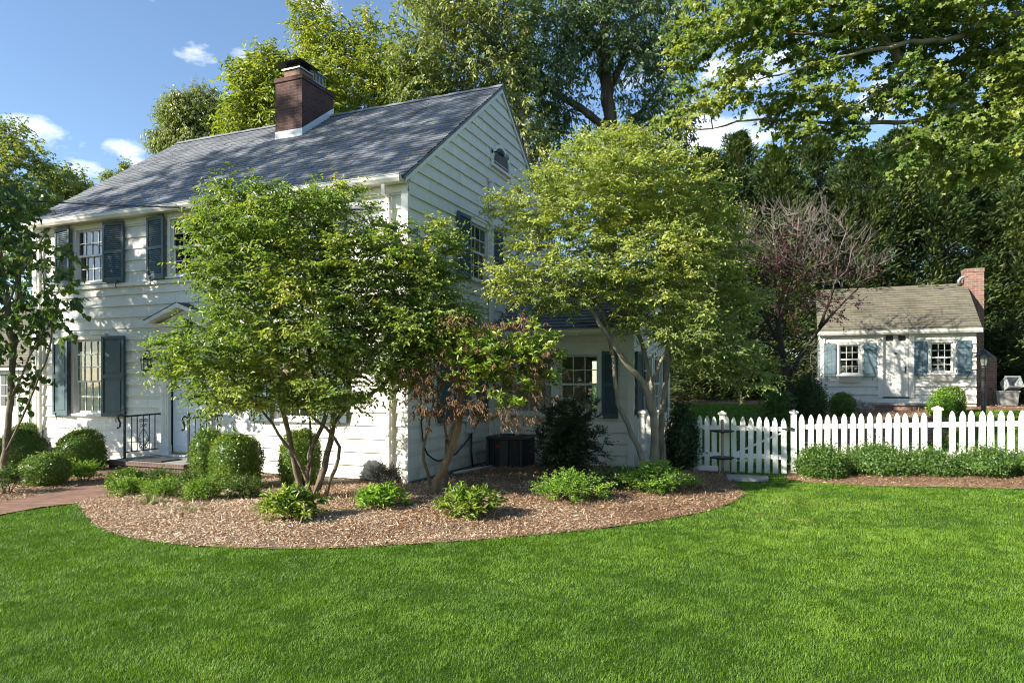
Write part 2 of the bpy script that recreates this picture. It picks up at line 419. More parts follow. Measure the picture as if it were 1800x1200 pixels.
def leaf_arrays(pos, ax, nr, L, W, fold=0.25, kind='oval', droop=0.12):
    "one small folded blade per row; returns verts, quads, verts per leaf"
    n = len(pos)
    ax = unit(ax)
    nr = unit(nr - ax * np.sum(nr * ax, 1, keepdims=True) + 1e-6)
    sd = np.cross(ax, nr)
    L = np.broadcast_to(L, (n,))[:, None]; W = np.broadcast_to(W, (n,))[:, None]
    if kind == 'quad':
        v = np.stack([pos, pos + ax * L * .5 + sd * W * .5 + nr * W * fold, pos + ax * L - nr * L * droop, pos + ax * L * .5 - sd * W * .5 + nr * W * fold], 1)
        return v.reshape(-1, 3), (np.arange(n)[:, None] * 4 + np.array([[0, 1, 2, 3]])).reshape(-1, 4), 4
    if kind == 'lobed':
        vs = []
        for ang, l_, o in ((-1.0, .75, 0), (0.0, 1.0, 0), (1.0, .75, 0)):
            d = ax * math.cos(ang) + sd * math.sin(ang)
            s2 = np.cross(d, nr)
            b = pos
            vs.append(np.stack([b, b + d * L * l_ * .55 + s2 * W * .27 + nr * W * fold * .4, b + d * L * l_ - nr * L * droop, b + d * L * l_ * .55 - s2 * W * .27 + nr * W * fold * .4], 1))
        v = np.concatenate(vs, 1)
        q = (np.arange(n)[:, None, None] * 12 + np.arange(12).reshape(1, 3, 4)).reshape(-1, 4)
        return v.reshape(-1, 3), q, 12
    b1, b2 = (.32, .68) if kind == 'oval' else (.22, .55)
    w1, w2 = (.46, .40) if kind == 'oval' else (.5, .42)
    tip = pos + ax * L - nr * L * droop
    v = np.stack([pos,
                  pos + ax * L * b1 + sd * W * w1 + nr * W * fold,
                  pos + ax * L * b2 + sd * W * w2 + nr * (W * fold - L * droop * .5),
                  tip,
                  pos + ax * L * b2 - sd * W * w2 + nr * (W * fold - L * droop * .5),
                  pos + ax * L * b1 - sd * W * w1 + nr * W * fold], 1)
    q = (np.arange(n)[:, None, None] * 6 + np.array([[[0, 1, 2, 3], [0, 3, 4, 5]]])).reshape(-1, 4)
    return v.reshape(-1, 3), q, 6

def stick_arrays(P0, P1, r0, r1, seg=3):
    n = len(P0)
    t = unit(P1 - P0)
    ref = np.where(np.abs(t[:, 2:3]) < .9, UP, np.array([1.0, 0, 0]))
    e1 = unit(np.cross(t, ref)); e2 = np.cross(t, e1)
    r0 = np.broadcast_to(r0, (n,))[:, None]; r1 = np.broadcast_to(r1, (n,))[:, None]
    v = []
    for P, r in ((P0, r0), (P1, r1)):
        for k in range(seg):
            a = 2 * math.pi * k / seg
            v.append(P + (e1 * math.cos(a) + e2 * math.sin(a)) * r)
    v = np.stack(v, 1).reshape(-1, 3)
    q = np.array([[k, (k + 1) % seg, seg + (k + 1) % seg, seg + k] for k in range(seg)])
    return v, (np.arange(n)[:, None, None] * 2 * seg + q[None]).reshape(-1, 4)

class Geo:
    "stacks quad arrays into one mesh"
    def __init__(self): self.V, self.Q, self.r, self.n = [], [], [], 0
    def add(self, v, q, rnd=None):
        self.V.append(v); self.Q.append(q + self.n); self.n += len(v)
        self.r.append(np.full(len(v), .5) if rnd is None else rnd)
    def leaves(self, pos, ax, nr, L, W, rnd, **kw):
        v, q, k = leaf_arrays(pos, ax, nr, L, W, **kw)
        self.add(v, q, np.repeat(rnd, k))
    def build(self, name, mat, parent=None, off=(0, 0, 0), smooth_=False):
        v = np.concatenate(self.V) - np.asarray(off)
        return np_mesh(name, v, np.concatenate(self.Q), mat, parent, np.concatenate(self.r), smooth_)

def wiggle(pts, step, jit):
    "resample a polyline with small random bends"
    pts = np.asarray(pts, float)
    d = np.concatenate([[0], np.cumsum(np.linalg.norm(np.diff(pts, axis=0), axis=1))])
    n = max(2, int(d[-1] / step) + 1)
    t = np.linspace(0, d[-1], n)
    out = np.stack([np.interp(t, d, pts[:, i]) for i in range(3)], 1)
    # soften the corners
    for _ in range(2):
        out[1:-1] = out[1:-1] * .5 + (out[:-2] + out[2:]) * .25
    out[1:-1] += rng.normal(size=(n - 2, 3)) * jit
    return out

class Skeleton:
    def __init__(self): self.p, self.par, self.rmin = [], [], []
    def stem(self, pts, r0=0.0, r1=0.0, step=0.25, jit=0.012, parent=-1):
        pts = wiggle(pts, step, jit)
        if parent == 'near' and self.p:
            parent = int(np.argmin(np.linalg.norm(np.array(self.p) - pts[0], axis=1)))
        for i, q in enumerate(pts):
            self.p.append(q); self.par.append(parent); parent = len(self.p) - 1
            self.rmin.append(r0 + (r1 - r0) * i / max(1, len(pts) - 1))
        return parent
    def reach(self, targets, step=0.3, jit=0.05, sag=0.06):
        "join each target to the nearest wood, nearest targets first; returns the end nodes"
        T = np.asarray(targets)
        cap = len(self.p) + len(T) * 40
        A = np.empty((cap, 3)); n = len(self.p); A[:n] = np.array(self.p)
        first = np.array([np.min(np.linalg.norm(A[:n] - t, axis=1)) for t in T])
        ends = np.zeros(len(T), int)
        for i in np.argsort(first):
            t = T[i]
            dv = t - A[:n]
            d = np.linalg.norm(dv, axis=1) + 0.35 * np.maximum(0, -dv[:, 2])
            k = int(np.argmin(d)); a = A[k]; dist = np.linalg.norm(t - a)
            m = max(1, int(dist / step)); par = k
            for j in range(1, m + 1):
                f = j / m
                q = a + (t - a) * f
                if j < m: q = q + rng.normal(size=3) * jit + UP * (sag * dist * 4 * f * (1 - f))
                self.p.append(q); self.par.append(par); self.rmin.append(0)
                A[n] = q; par = n; n += 1
            ends[i] = par
        return ends
    def mesh(self, geo, tip=0.005, power=0.5, seg=6, rmax=9.0, flare=None):
        P = np.array(self.p); par = np.array(self.par); n = len(P)
        cnt = np.zeros(n); kids = [[] for _ in range(n)]
        for i in range(n):
            if par[i] >= 0: kids[par[i]].append(i)
        for i in range(n - 1, -1, -1):
            if not kids[i]: cnt[i] = 1
            if par[i] >= 0: cnt[par[i]] += cnt[i]
        rad = np.minimum(np.maximum(tip * cnt ** power, np.array(self.rmin)), rmax)
        for i in range(n):
            if par[i] < 0: start = [i]
            else:
                sib = kids[par[i]]
                if i == max(sib, key=lambda k: cnt[k]): continue
                start = [par[i], i]
            chain = start; k = start[-1]
            while kids[k]:
                k = max(kids[k], key=lambda q: cnt[q]); chain.append(k)
            if len(chain) < 2: continue
            pts = P[chain]; rr = rad[chain].copy()
            if par[i] >= 0: rr[0] = rr[1] * 1.15
            self._tube(geo, pts, rr, seg if rr.max() > 0.02 else max(3, seg - 3))
        return rad
    @staticmethod
    def _tube(geo, P, rad, seg):
        n = len(P)
        T = unit(np.concatenate([P[1:2] - P[0:1], P[2:] - P[:-2], P[-1:] - P[-2:-1]]) if n > 2 else np.repeat(P[1:2] - P[0:1], 2, 0))
        ref = UP if abs(T[0][2]) < .9 else np.array([1.0, 0, 0])
        e = np.cross(T[0], ref); e /= np.linalg.norm(e)
        a = np.arange(seg) * 2 * math.pi / seg
        ca, sa = np.cos(a)[:, None], np.sin(a)[:, None]
        V_ = np.empty((n, seg, 3))
        for i in range(n):
            e = e - T[i] * e.dot(T[i]); e /= max(1e-9, np.linalg.norm(e))
            f = np.cross(T[i], e)
            V_[i] = P[i] + (ca * e + sa * f) * rad[i]
        k = np.arange(seg); b = np.arange(n - 1)[:, None] * seg
        q = np.stack([b + k, b + (k + 1) % seg, b + seg + (k + 1) % seg, b + seg + k], -1).reshape(-1, 4)
        geo.add(V_.reshape(-1, 3), q)

def fill(blobs, n, shell=0.5, mind=0.0, clump=None):
    "points in a union of ellipsoids (centre, radii), mostly toward the outside"
    vol = np.array([b[1][0] * b[1][1] * b[1][2] for b in blobs]) ** 0.8
    out = []
    tries = 0
    while len(out) < n and tries < n * 14:
        tries += 1
        b = blobs[rng.choice(len(blobs), p=vol / vol.sum())]
        d = rng.normal(size=3); d /= np.linalg.norm(d)
        q = np.asarray(b[0]) + d * np.asarray(b[1]) * rng.random() ** shell
        if mind and out:
            if np.min(np.linalg.norm(np.array(out) - q, axis=1)) < mind: continue
        out.append(q)
    return np.array(out)

def sprays(geo, wood, Cn, D, twigs=5, per=9, tl=(0.25, 0.5), L=0.06, W=0.03, up=0.15, flat=1.0, spread=0.9, droop=0.25, nup=0.8, kind='oval', hue=None, twr=0.003, sagk=0.1, fold=0.25, tint=0.0):
    "twigs with alternating leaves out of every clump centre"
    n = len(Cn)
    c = np.repeat(Cn, twigs, 0); d0 = np.repeat(D, twigs, 0)
    m = len(c)
    d = unit(d0 * .6 + rand_unit(m) * spread + UP * up)
    d[:, 2] *= flat; d = unit(d)
    ln = rng.uniform(tl[0], tl[1], m)
    hue = (rng.random(n) if hue is None else hue)
    h = np.repeat(hue, twigs)
    if wood is not None:
        mid = c + d * (ln * .55)[:, None] - UP * (sagk * ln * .2)[:, None]
        end = c + d * ln[:, None] - UP * (sagk * ln)[:, None]
        for a_, b_, r0, r1 in ((c, mid, twr, twr * .8), (mid, end, twr * .8, twr * .4)):
            v, q = stick_arrays(a_, b_, r0, r1); wood.add(v, q)
    c = np.repeat(c, per, 0); d = np.repeat(d, per, 0); ln = np.repeat(ln, per); h = np.repeat(h, per)
    k = np.tile(np.arange(per), m)
    t = (k + rng.uniform(.2, 1.0, len(k))) / per
    pos = c + d * (ln * t)[:, None] - UP * (sagk * ln * t * t)[:, None]
    side = unit(np.cross(d, UP) + rng.normal(size=d.shape) * .25)
    alt = np.where(k % 2 == 0, 1.0, -1.0)[:, None]
    ax = d * .55 + side * alt * .8 + rng.normal(size=d.shape) * .3 - UP * droop
    nr = UP * nup + TOSUN * .65 + rng.normal(size=d.shape) * .5
    s = rng.uniform(.65, 1.15, len(k))
    r = np.clip(h * .65 + rng.random(len(k)) * .35 + tint, 0, 1)
    geo.leaves(pos, ax, nr, L * s, W * s, r, kind=kind, fold=fold)

def outward(sk, ends, centre):
    P = np.array(sk.p); par = np.array(sk.par)
    e = P[ends]; p = P[np.maximum(par[ends], 0)]
    return unit(unit(e - p + 1e-6) * .6 + unit(e - np.asarray(centre)) * .8)

def superblob(n, rx, ry, rz, top=2.4, zc=0.0):
    "points and normals on a clipped, rounded form standing on z = 0 (zc: height of its widest ring)"
    d = rand_unit(n)
    d[:, 2] = np.where(d[:, 2] < -0.85, -d[:, 2], d[:, 2])
    p = top
    k = (np.abs(d[:, 0]) ** p + np.abs(d[:, 1]) ** p + np.abs(d[:, 2]) ** p) ** (-1 / p)
    v = d * k[:, None]
    nr = unit(np.sign(v) * np.abs(v) ** (p - 1) / np.array([rx, ry, rz]))
    return v * np.array([rx, ry, rz]), nr

def clipped_shrub(name, x, y, w, h, label, cat='shrub', group=None, mat='lf_box', n=9000, L=0.03, sq=2.4, taper=0.0, shag=0.03, dep=None, kind='quad', lump=0.05):
    "a clipped evergreen: a dense skin of small leaves on a rounded, slightly lumpy form"
    z = float(gz(x, y))
    root = empty(name, (x, y, z), rng.uniform(0, 6), label, cat, group)
    rx = w / 2; ry = (dep or w) / 2; rz = h / 2
    ph = rng.uniform(0, 6, 6)
    def bumpy(v):
        q = v / np.array([rx, ry, rz])
        f = 1 + lump * (np.sin(3.1 * q[:, 0] + ph[0]) * np.sin(2.7 * q[:, 1] + ph[1]) + .7 * np.sin(4.3 * q[:, 2] + ph[2] + 2 * q[:, 0]) + .6 * np.sin(7 * q[:, 0] + ph[3]) * np.sin(6 * q[:, 2] + ph[4]))
        return v * f[:, None]
    def shape(v):
        v = bumpy(v); zz = (v[:, 2] + rz) / (2 * rz)
        s = 1 - taper * zz
        return np.stack([v[:, 0] * s, v[:, 1] * s, v[:, 2] + rz * .98], 1)
    geo = Geo()
    # leafy body under the skin
    nu, nv = 28, 16
    th = np.linspace(0, 2 * math.pi, nu, endpoint=False); fi = np.linspace(-math.pi / 2, math.pi / 2, nv)
    dd = np.stack([np.outer(np.cos(fi), np.cos(th)), np.outer(np.cos(fi), np.sin(th)), np.outer(np.sin(fi), np.ones(nu))], -1).reshape(-1, 3)
    k = (np.abs(dd) ** sq).sum(1) ** (-1 / sq)
    core = shape(dd * k[:, None] * np.array([rx, ry, rz]) * 0.90)
    core[:, 2] = np.maximum(core[:, 2], 0.0)
    a, b = np.meshgrid(np.arange(nv - 1), np.arange(nu), indexing='ij')
    q = np.stack([a * nu + b, a * nu + (b + 1) % nu, (a + 1) * nu + (b + 1) % nu, (a + 1) * nu + b], -1).reshape(-1, 4)
    geo.add(core, q, np.full(len(core), .25))
    v, nr = superblob(n, rx, ry, rz, sq)
    ins = rng.random(n) ** 1.6 * 0.13
    p = shape(v * (1 - ins)[:, None])
    p = p + nr * rng.normal(size=(n, 1)) * shag * .5
    shoot = rng.random(n) < .07
    p[shoot] += (nr[shoot] * .6 + UP * .4) * rng.random((shoot.sum(), 1)) * (.05 + shag)
    keep = p[:, 2] > 0.01
    p, nr = p[keep], nr[keep]
    m = len(p)
    ax = nr * .55 + rand_unit(m) * .8 + UP * .25
    nn = nr * .7 + rand_unit(m) * .6 + TOSUN * .3
    s = rng.uniform(.7, 1.25, m)
    patch = .5 + .5 * np.sin(5 * p[:, 0] / rx + ph[5]) * np.sin(4 * p[:, 2] / rz + ph[1])
    r = np.clip(.25 * patch + rng.random(m) * .6, 0, 1)
    r[rng.random(m) < .04] = 1.0
    geo.leaves(p, ax, nn, L * s, L * .62 * s, r, kind=kind, fold=.2)
    geo.build('foliage', M[mat], root)
    return root

def loose_shrub(name, x, y, w, h, label, cat='shrub', group=None, mat='lf_azalea', clumps=60, L=0.045, W=0.02, twigs=5, per=7, tl=(.08, .2), bark='bark_dark', flat=.8, up=.5, kind='oval', droop=.1, dep=None, low=.25, nup=.8, tint=0.0, stems=7, shell=.45):
    "a spreading shrub: stems from the base, leafy shoots filling an uneven dome"
    z = float(gz(x, y))
    root = empty(name, (x, y, z), 0, label, cat, group)
    rx, ry = w / 2, (dep or w) / 2
    blobs = []
    for i in range(6):
        a = i / 6 * 6.28 + rng.uniform(0, .8); o = rng.uniform(.25, .5)
        hh = h * rng.uniform(.72, .95)
        zc = hh * (.5 + low * .3)
        blobs.append(((rx * o * math.cos(a), ry * o * math.sin(a), zc), (rx * (1 - o) * 1.05, ry * (1 - o) * 1.05, hh - zc)))
    blobs.append(((0, 0, h * .55), (rx * .6, ry * .6, h * .45)))
    T = fill(blobs, clumps, shell, min(w, h) * .06)
    sk = Skeleton()
    for i in range(stems):
        a = i / stems * 6.28 + rng.uniform(-.3, .3)
        b = np.array([.05 * math.cos(a) * w, .05 * math.sin(a) * w, -.02])
        e = np.array([rx * .45 * math.cos(a), ry * .45 * math.sin(a), h * .5])
        sk.stem([b, (b + e) / 2 + [0, 0, h * .06], e], .006 + .006 * w, .004, .08, .008)
    ends = sk.reach(T, .1, .012)
    lf, wd = Geo(), Geo()
    D = outward(sk, ends, (0, 0, h * .2))
    sk.mesh(wd, .0022, .5, 5)
    sprays(lf, wd, np.array(sk.p)[ends], D, twigs, per, tl, L, W, up, flat, .8, droop, nup, kind, None, .002, tint=tint)
    wd.build('stems', M[bark], root, smooth_=True)
    lf.build('foliage', M[mat], root)
    return root

def strap_clump(x, y, h, n, label, group):
    z = float(gz(x, y))
    root = empty('grass_tuft', (x, y, z), 0, label, 'plant', group)
    g = Geo()
    a = rng.uniform(0, 6.28, n); ln = h * rng.uniform(.7, 1.3, n); lean = rng.uniform(.25, 1.0, n)
    P = np.stack([np.cos(a), np.sin(a), np.zeros(n)], 1)
    b = P * rng.uniform(0, .05, (n, 1))
    sd = np.stack([-np.sin(a), np.cos(a), np.zeros(n)], 1) * .006
    prev = b; hue = rng.random(n)
    for j in range(1, 6):
        t = j / 5
        c = b + P * (ln * lean * t * .9)[:, None] + UP * (ln * (t * 1.25 - lean * t * t * .95))[:, None]
        w0, w1 = 1 - (j - 1) / 5.4, 1 - j / 5.4
        v = np.stack([prev - sd * w0, prev + sd * w0, c + sd * w1, c - sd * w1], 1).reshape(-1, 3)
        g.add(v, np.arange(len(v)).reshape(-1, 4), np.repeat(hue, 4)); prev = c
    g.build('blades', M['lf_strap'], root)

def tree(name, base, label, stems, blobs, clumps, leafmat, bark, group=None, cat='tree', L=.06, W=.03, twigs=5, per=9, tl=(.25, .5), tip=.005, power=.5, mind=.2, shell=.5, kind='oval', up=.15, flat=1.0, droop=.25, nup=.8, step=.3, jit=.05, seg=6, twr=.003, centre=None, rmax=9.0, sag=.06, twigwood=True, spread=.9, huefn=None, fold=.25, bare=None):
    "stems: list of (points, r0, r1); blobs: crown ellipsoids; all in place coordinates"
    base = np.asarray(base, float)
    root = empty(name, base, 0, label, cat, group)
    sk = Skeleton()
    for i, (pts, r0, r1) in enumerate(stems):
        sk.stem(pts, r0, r1, step, jit * .35, 'near' if i and np.linalg.norm(np.asarray(pts[0]) - base) > .45 else -1)
    T = fill(blobs, clumps, shell, mind)
    ends = sk.reach(T, step, jit, sag)
    cen = centre if centre is not None else np.mean([b[0] for b in blobs], 0) - np.array([0, 0, .5])
    D = outward(sk, ends, cen)
    wd, lf = Geo(), Geo()
    sk.mesh(wd, tip, power, seg, rmax)
    Cn = np.array(sk.p)[ends]
    hue = rng.random(len(Cn)) if huefn is None else np.clip(huefn(Cn) + rng.normal(size=len(Cn)) * .15, 0, 1)
    sprays(lf, wd if twigwood else None, Cn, D, twigs, per, tl, L, W, up, flat, spread, droop, nup, kind, hue, twr, fold=fold)
    wd.build('trunk', M[bark], root, base, True)
    lf.build('crown', M[leafmat], root, base)
    return root

def PB(px, py, Y, rpx, rpy=None, ry=None):
    "an ellipsoid of the crown seen at (px, py), at distance Y"
    k = Y / 1200
    return (at(px, py, Y), (rpx * k, (ry if ry is not None else rpx * k), (rpy or rpx) * k))
# ---------------------------------------------------------------- camera, light, sky
scn = bpy.context.scene
cam = bpy.data.cameras.new('camera')
cam.sensor_width = 36; cam.lens = 24.0
cam.shift_y = 70 / 1800
cam.clip_start = 0.05; cam.clip_end = 2000
co = bpy.data.objects.new('camera', cam); C.objects.link(co)
co.location = (0, 0, CAMZ); co.rotation_euler = (R(90), 0, 0)
scn.camera = co

sd = np.array([SUN_H[0] * math.cos(SUN_EL), SUN_H[1] * math.cos(SUN_EL), math.sin(SUN_EL)])
sl = bpy.data.lights.new('sun', 'SUN'); sl.energy = 4.9; sl.angle = R(0.53); sl.color = (1.0, 0.925, 0.80)
so = bpy.data.objects.new('sun', sl); C.objects.link(so)
so.rotation_euler = Vector(-sd).to_track_quat('-Z', 'Y').to_euler()

w = bpy.data.worlds.new('World'); scn.world = w; w.use_nodes = True
nt = w.node_tree; nt.nodes.clear()
def wn(t, **kw):
    x = nt.nodes.new(t)
    for k, v in kw.items():
        if k in x.inputs: x.inputs[k].default_value = v
        else: setattr(x, k, v)
    return x
def wm(op, a, b=0.0, c=None):
    x = wn('ShaderNodeMath', operation=op)
    for i, v in enumerate((a, b) if c is None else (a, b, c)):
        if isinstance(v, (int, float)): x.inputs[i].default_value = v
        else: nt.links.new(v, x.inputs[i])
    return x.outputs[0]
sky = wn('ShaderNodeTexSky', sky_type='NISHITA')
sky.sun_disc = False; sky.sun_elevation = SUN_EL; sky.sun_rotation = math.atan2(SUN_H[0], SUN_H[1])
sky.air_density = 1.0; sky.dust_density = 0.2; sky.ozone_density = 2.6; sky.altitude = 50
tc = wn('ShaderNodeTexCoord')
sep = wn('ShaderNodeSeparateXYZ'); nt.links.new(tc.outputs['Generated'], sep.inputs[0])
az = wm('ARCTAN2', sep.outputs[0], sep.outputs[1]); el = wm('ARCSINE', sep.outputs[2])
mp = wn('ShaderNodeMapping'); mp.inputs['Scale'].default_value = (1, 1, 2.1); nt.links.new(tc.outputs['Generated'], mp.inputs[0])
n1 = wn('ShaderNodeTexNoise', Scale=11.0, Detail=10.0, Roughness=0.6); nt.links.new(mp.outputs[0], n1.inputs['Vector'])
total = None
def sky_dir(px, py):
    d = np.array([(px - 900) / 1200, 1.0, -(py - 670) / 1200]); d /= np.linalg.norm(d)
    return math.atan2(d[0], d[1]), math.asin(d[2])
# the white clouds: direction, half width, half height (in photo pixels at 24 mm), strength
for px, py, rx, ry, k in ((60, 235, 80, 34, 1.0), (120, 262, 58, 20, .8), (225, 268, 52, 24, .8), (150, 302, 50, 24, 1.0), (175, 330, 90, 22, .8), (255, 88, 42, 14, .75),
                       (345, 98, 62, 22, .95), (430, 105, 40, 18, .8), (290, 5, 70, 14, .9), (560, 5, 60, 18, .9), (1250, 220, 150, 60, 1.1), (1330, 130, 110, 60, 1.0),
                       (600, 150, 60, 40, .6), (1560, 180, 60, 40, .8), (700, 60, 40, 20, .4), (1150, 120, 80, 50, .6), (-150, 240, 160, 60, .9), (2000, 150, 200, 70, .9)):
    a0, e0 = sky_dir(px, py)
    ca = math.cos(e0) * math.cos(a0)
    ra = rx / 1200 * math.cos(a0) ** 2; re = ry / 1200 * math.cos(a0)
    u_ = wm('DIVIDE', wm('SUBTRACT', az, a0), ra); v_ = wm('DIVIDE', wm('SUBTRACT', el, e0), re)
    d2 = wm('ADD', wm('MULTIPLY', u_, u_), wm('MULTIPLY', v_, v_))
    g_ = wm('MULTIPLY', wm('MAXIMUM', wm('SUBTRACT', 1.25, d2), 0.0), 0.62 * k)
    total = g_ if total is None else wm('MAXIMUM', total, g_)
cl = wm('ADD', wm('MULTIPLY', total, 1.0), wm('MULTIPLY', wm('SUBTRACT', n1.outputs[0], 0.56), 4.2))
cl = wm('MULTIPLY', cl, wm('MINIMUM', wm('MULTIPLY', total, 4.0), 1.0))
rp = wn('ShaderNodeValToRGB'); rp.color_ramp.elements[0].position = 0.10; rp.color_ramp.elements[1].position = 1.0
nt.links.new(cl, rp.inputs[0])
mixc = wn('ShaderNodeMix', data_type='RGBA')
nt.links.new(wm('MULTIPLY', rp.outputs[0], 0.9), mixc.inputs[0])
SKY_STR = 0.11
tn = wn('ShaderNodeMix', data_type='RGBA', blend_type='MULTIPLY'); tn.inputs[0].default_value = 1.0
nt.links.new(sky.outputs[0], tn.inputs[6]); tn.inputs[7].default_value = (0.99, 1.0, 1.01, 1)
nt.links.new(tn.outputs[2], mixc.inputs[6]); mixc.inputs[7].default_value = (6.4, 6.5, 6.8, 1)
bg = wn('ShaderNodeBackground', Strength=SKY_STR); nt.links.new(mixc.outputs[2], bg.inputs[0])
wo = wn('ShaderNodeOutputWorld'); nt.links.new(bg.outputs[0], wo.inputs[0])

scn.view_settings.view_transform = 'Standard'; scn.view_settings.look = 'None'
scn.view_settings.exposure = 1.12; scn.view_settings.gamma = 1.0
cy = scn.cycles
cy.max_bounces = 7; cy.diffuse_bounces = 4; cy.glossy_bounces = 3; cy.transmission_bounces = 3; cy.transparent_max_bounces = 8
cy.use_adaptive_sampling = False; cy.use_denoising = True; cy.filter_width = 1.05
cy.caustics_reflective = False; cy.caustics_refractive = False
cy.sample_clamp_indirect = 6.0

# ---------------------------------------------------------------- ground
def gnd_mat(name, c1, c2, c3, scale=1.2):
    m = Mat(name); tc = m.n('ShaderNodeTexCoord')
    f = m.noise(tc.outputs['Object'], scale, 6, 0.6); f2 = m.noise(tc.outputs['Object'], 60, 4, 0.7)
    c = m.mix(m.ramp(f, [(0.35, 0.0), (0.65, 1.0)]), c1, c2)
    c = m.mix(m.ramp(f2, [(0.4, 0.0), (0.7, 1.0)]), c, c3)
    m.bsdf(c, 0.95, 0.1, 0, m.bump(f2, 0.8, 0.02))
    return m.m
M['lawn'] = gnd_mat('lawn_soil_and_turf', (0.035, 0.085, 0.012), (0.055, 0.12, 0.018), (0.03, 0.05, 0.014))
M['mulch'] = gnd_mat('bark_mulch', (0.26, 0.155, 0.09), (0.42, 0.295, 0.19), (0.12, 0.065, 0.04), 0.9)
M['path'] = brick_mat('herringbone_brick', (0.36, 0.205, 0.145), (0.25, 0.14, 0.105), (0.20, 0.165, 0.13), 0.21, 0.105, 'Object')

def axis_vals(lo, hi, f0, f1, fine, coarse):
    a = list(np.arange(lo, f0, coarse)) + list(np.arange(f0, f1, fine)) + list(np.arange(f1, hi + 1, coarse))
    return np.array(sorted(set(np.round(a, 3))))
gx = axis_vals(-240, 240, -22, 30, 0.5, 12); gy = axis_vals(-60, 360, -6, 45, 0.5, 12)
X_, Y_ = np.meshgrid(gx, gy)
pts = np.stack([X_.ravel(), Y_.ravel(), gz(X_.ravel(), Y_.ravel())], 1)
a, b = np.meshgrid(np.arange(len(gy) - 1), np.arange(len(gx) - 1), indexing='ij')
n_ = len(gx)
q = np.stack([a * n_ + b, a * n_ + b + 1, (a + 1) * n_ + b + 1, (a + 1) * n_ + b], -1).reshape(-1, 4)
tag(np_mesh('lawn', pts, q, M['lawn'], None, None, True), kind='structure')

def inside(poly, x, y):
    poly = np.asarray(poly); r = np.zeros(len(x), bool); j = len(poly) - 1
    for i in range(len(poly)):
        xi, yi = poly[i]; xj, yj = poly[j]
        c = ((yi > y) != (yj > y)) & (x < (xj - xi) * (y - yi) / (yj - yi + 1e-12) + xi)
        r ^= c; j = i
    return r

def densify(poly, step):
    out = []
    for i in range(len(poly)):
        p, q = np.array(poly[i]), np.array(poly[(i + 1) % len(poly)])
        k = max(1, int(np.linalg.norm(q - p) / step))
        out += [p + (q - p) * j / k for j in range(k)]
    return np.array(out)

def sheet(name, poly, mat, lift, bulge=0.0, step=0.35, kind='structure'):
    poly = densify(poly, step)
    lo, hi = poly.min(0), poly.max(0)
    gx_, gy_ = np.meshgrid(np.arange(lo[0], hi[0], step), np.arange(lo[1], hi[1], step))
    gx_ = gx_.ravel() + rng.uniform(-.05, .05, gx_.size); gy_ = gy_.ravel() + rng.uniform(-.05, .05, gy_.size)
    k = inside(poly, gx_, gy_)
    ip = np.stack([gx_[k], gy_[k]], 1)
    d = np.min(np.linalg.norm(ip[:, None] - poly[None], axis=2), axis=1) if len(ip) else np.zeros(0)
    ip = ip[d > step * .35]; d = d[d > step * .35]
    P2 = np.concatenate([poly, ip])
    nb = len(poly)
    vo, _, fo, _, _, _ = delaunay_2d_cdt([Vector(p) for p in P2], [(i, (i + 1) % nb) for i in range(nb)], [], 1, 1e-5)
    vo = np.array([tuple(p) for p in vo])
    dd = np.min(np.linalg.norm(vo[:, None] - poly[None], axis=2), axis=1)
    z = gz(vo[:, 0], vo[:, 1]) + lift + bulge * smooth(0, 0.9, dd)
    me = bpy.data.meshes.new(name)
    me.from_pydata(np.c_[vo, z].tolist(), [], [tuple(f) for f in fo])
    me.polygons.foreach_set('use_smooth', [True] * len(me.polygons)); me.update()
    return tag(link(name, me, mat), kind=kind)

gp = lambda l: [spot(*p) for p in l]
hp = lambda l: [hw(*p) for p in l]
BED = gp([(140, 885), (150, 905), (175, 928), (215, 943), (270, 953), (330, 959), (400, 963), (480, 965), (560, 965), (640, 962), (720, 957), (800, 952), (880, 946), (960, 939), (1040, 931), (1110, 922),
          (1180, 911), (1240, 899), (1285, 885), (1306, 870), (1296, 856)]) + hp([(4.95, 3.1), (4.95, 3.7), (3.05, 3.7), (0.05, 3.6), (0.05, 0.06), (-3.9, 0.06), (-3.9, -1.46)]) + gp([(208, 866)])
BED_LEFT = gp([(0, 884), (45, 876), (95, 864), (140, 855), (174, 847)]) + hp([(-5.86, -1.40), (-5.86, 0.06), (-9.5, 0.06), (-13.5, 0.3), (-14.5, -2.6)])
BED_HEDGE = gp([(1382, 842), (1420, 848), (1500, 853), (1600, 856), (1700, 857), (1810, 860)]) + hp([(11.5, 2.3), (11.5, 3.95), (6.0, 3.9)])
BED_BACK = hp([(2.6, 12.9), (6.0, 12.6), (9.0, 12.4), (12, 12.6), (16, 13.4), (26, 14), (26, 34), (-1, 34), (-1, 14)])
BED_PLUM = hp([(6.2, 7.6), (7.2, 6.6), (8.6, 7.0), (9.4, 8.5), (9.8, 10.6), (10.6, 12.7), (7.0, 12.7), (6.2, 10.0)])
PATH = gp([(208, 866), (140, 885), (70, 893), (0, 906), (-120, 930), (-260, 958)]) + gp([(-330, 926), (-140, 902), (0, 884), (95, 864), (174, 847)]) + hp([(-5.86, -1.40), (-3.95, -1.40)])
beds = []
for nm, poly, bul in (('mulch_bed', BED, .05), ('mulch_bed', BED_LEFT, .03), ('mulch_bed', BED_HEDGE, .03), ('mulch_bed', BED_BACK, .05), ('mulch_bed', BED_PLUM, .03)):
    beds.append((poly, bul)); sheet(nm, poly, M['mulch'], .010, bul)
sheet('path', PATH, M['path'], .018, 0.0)

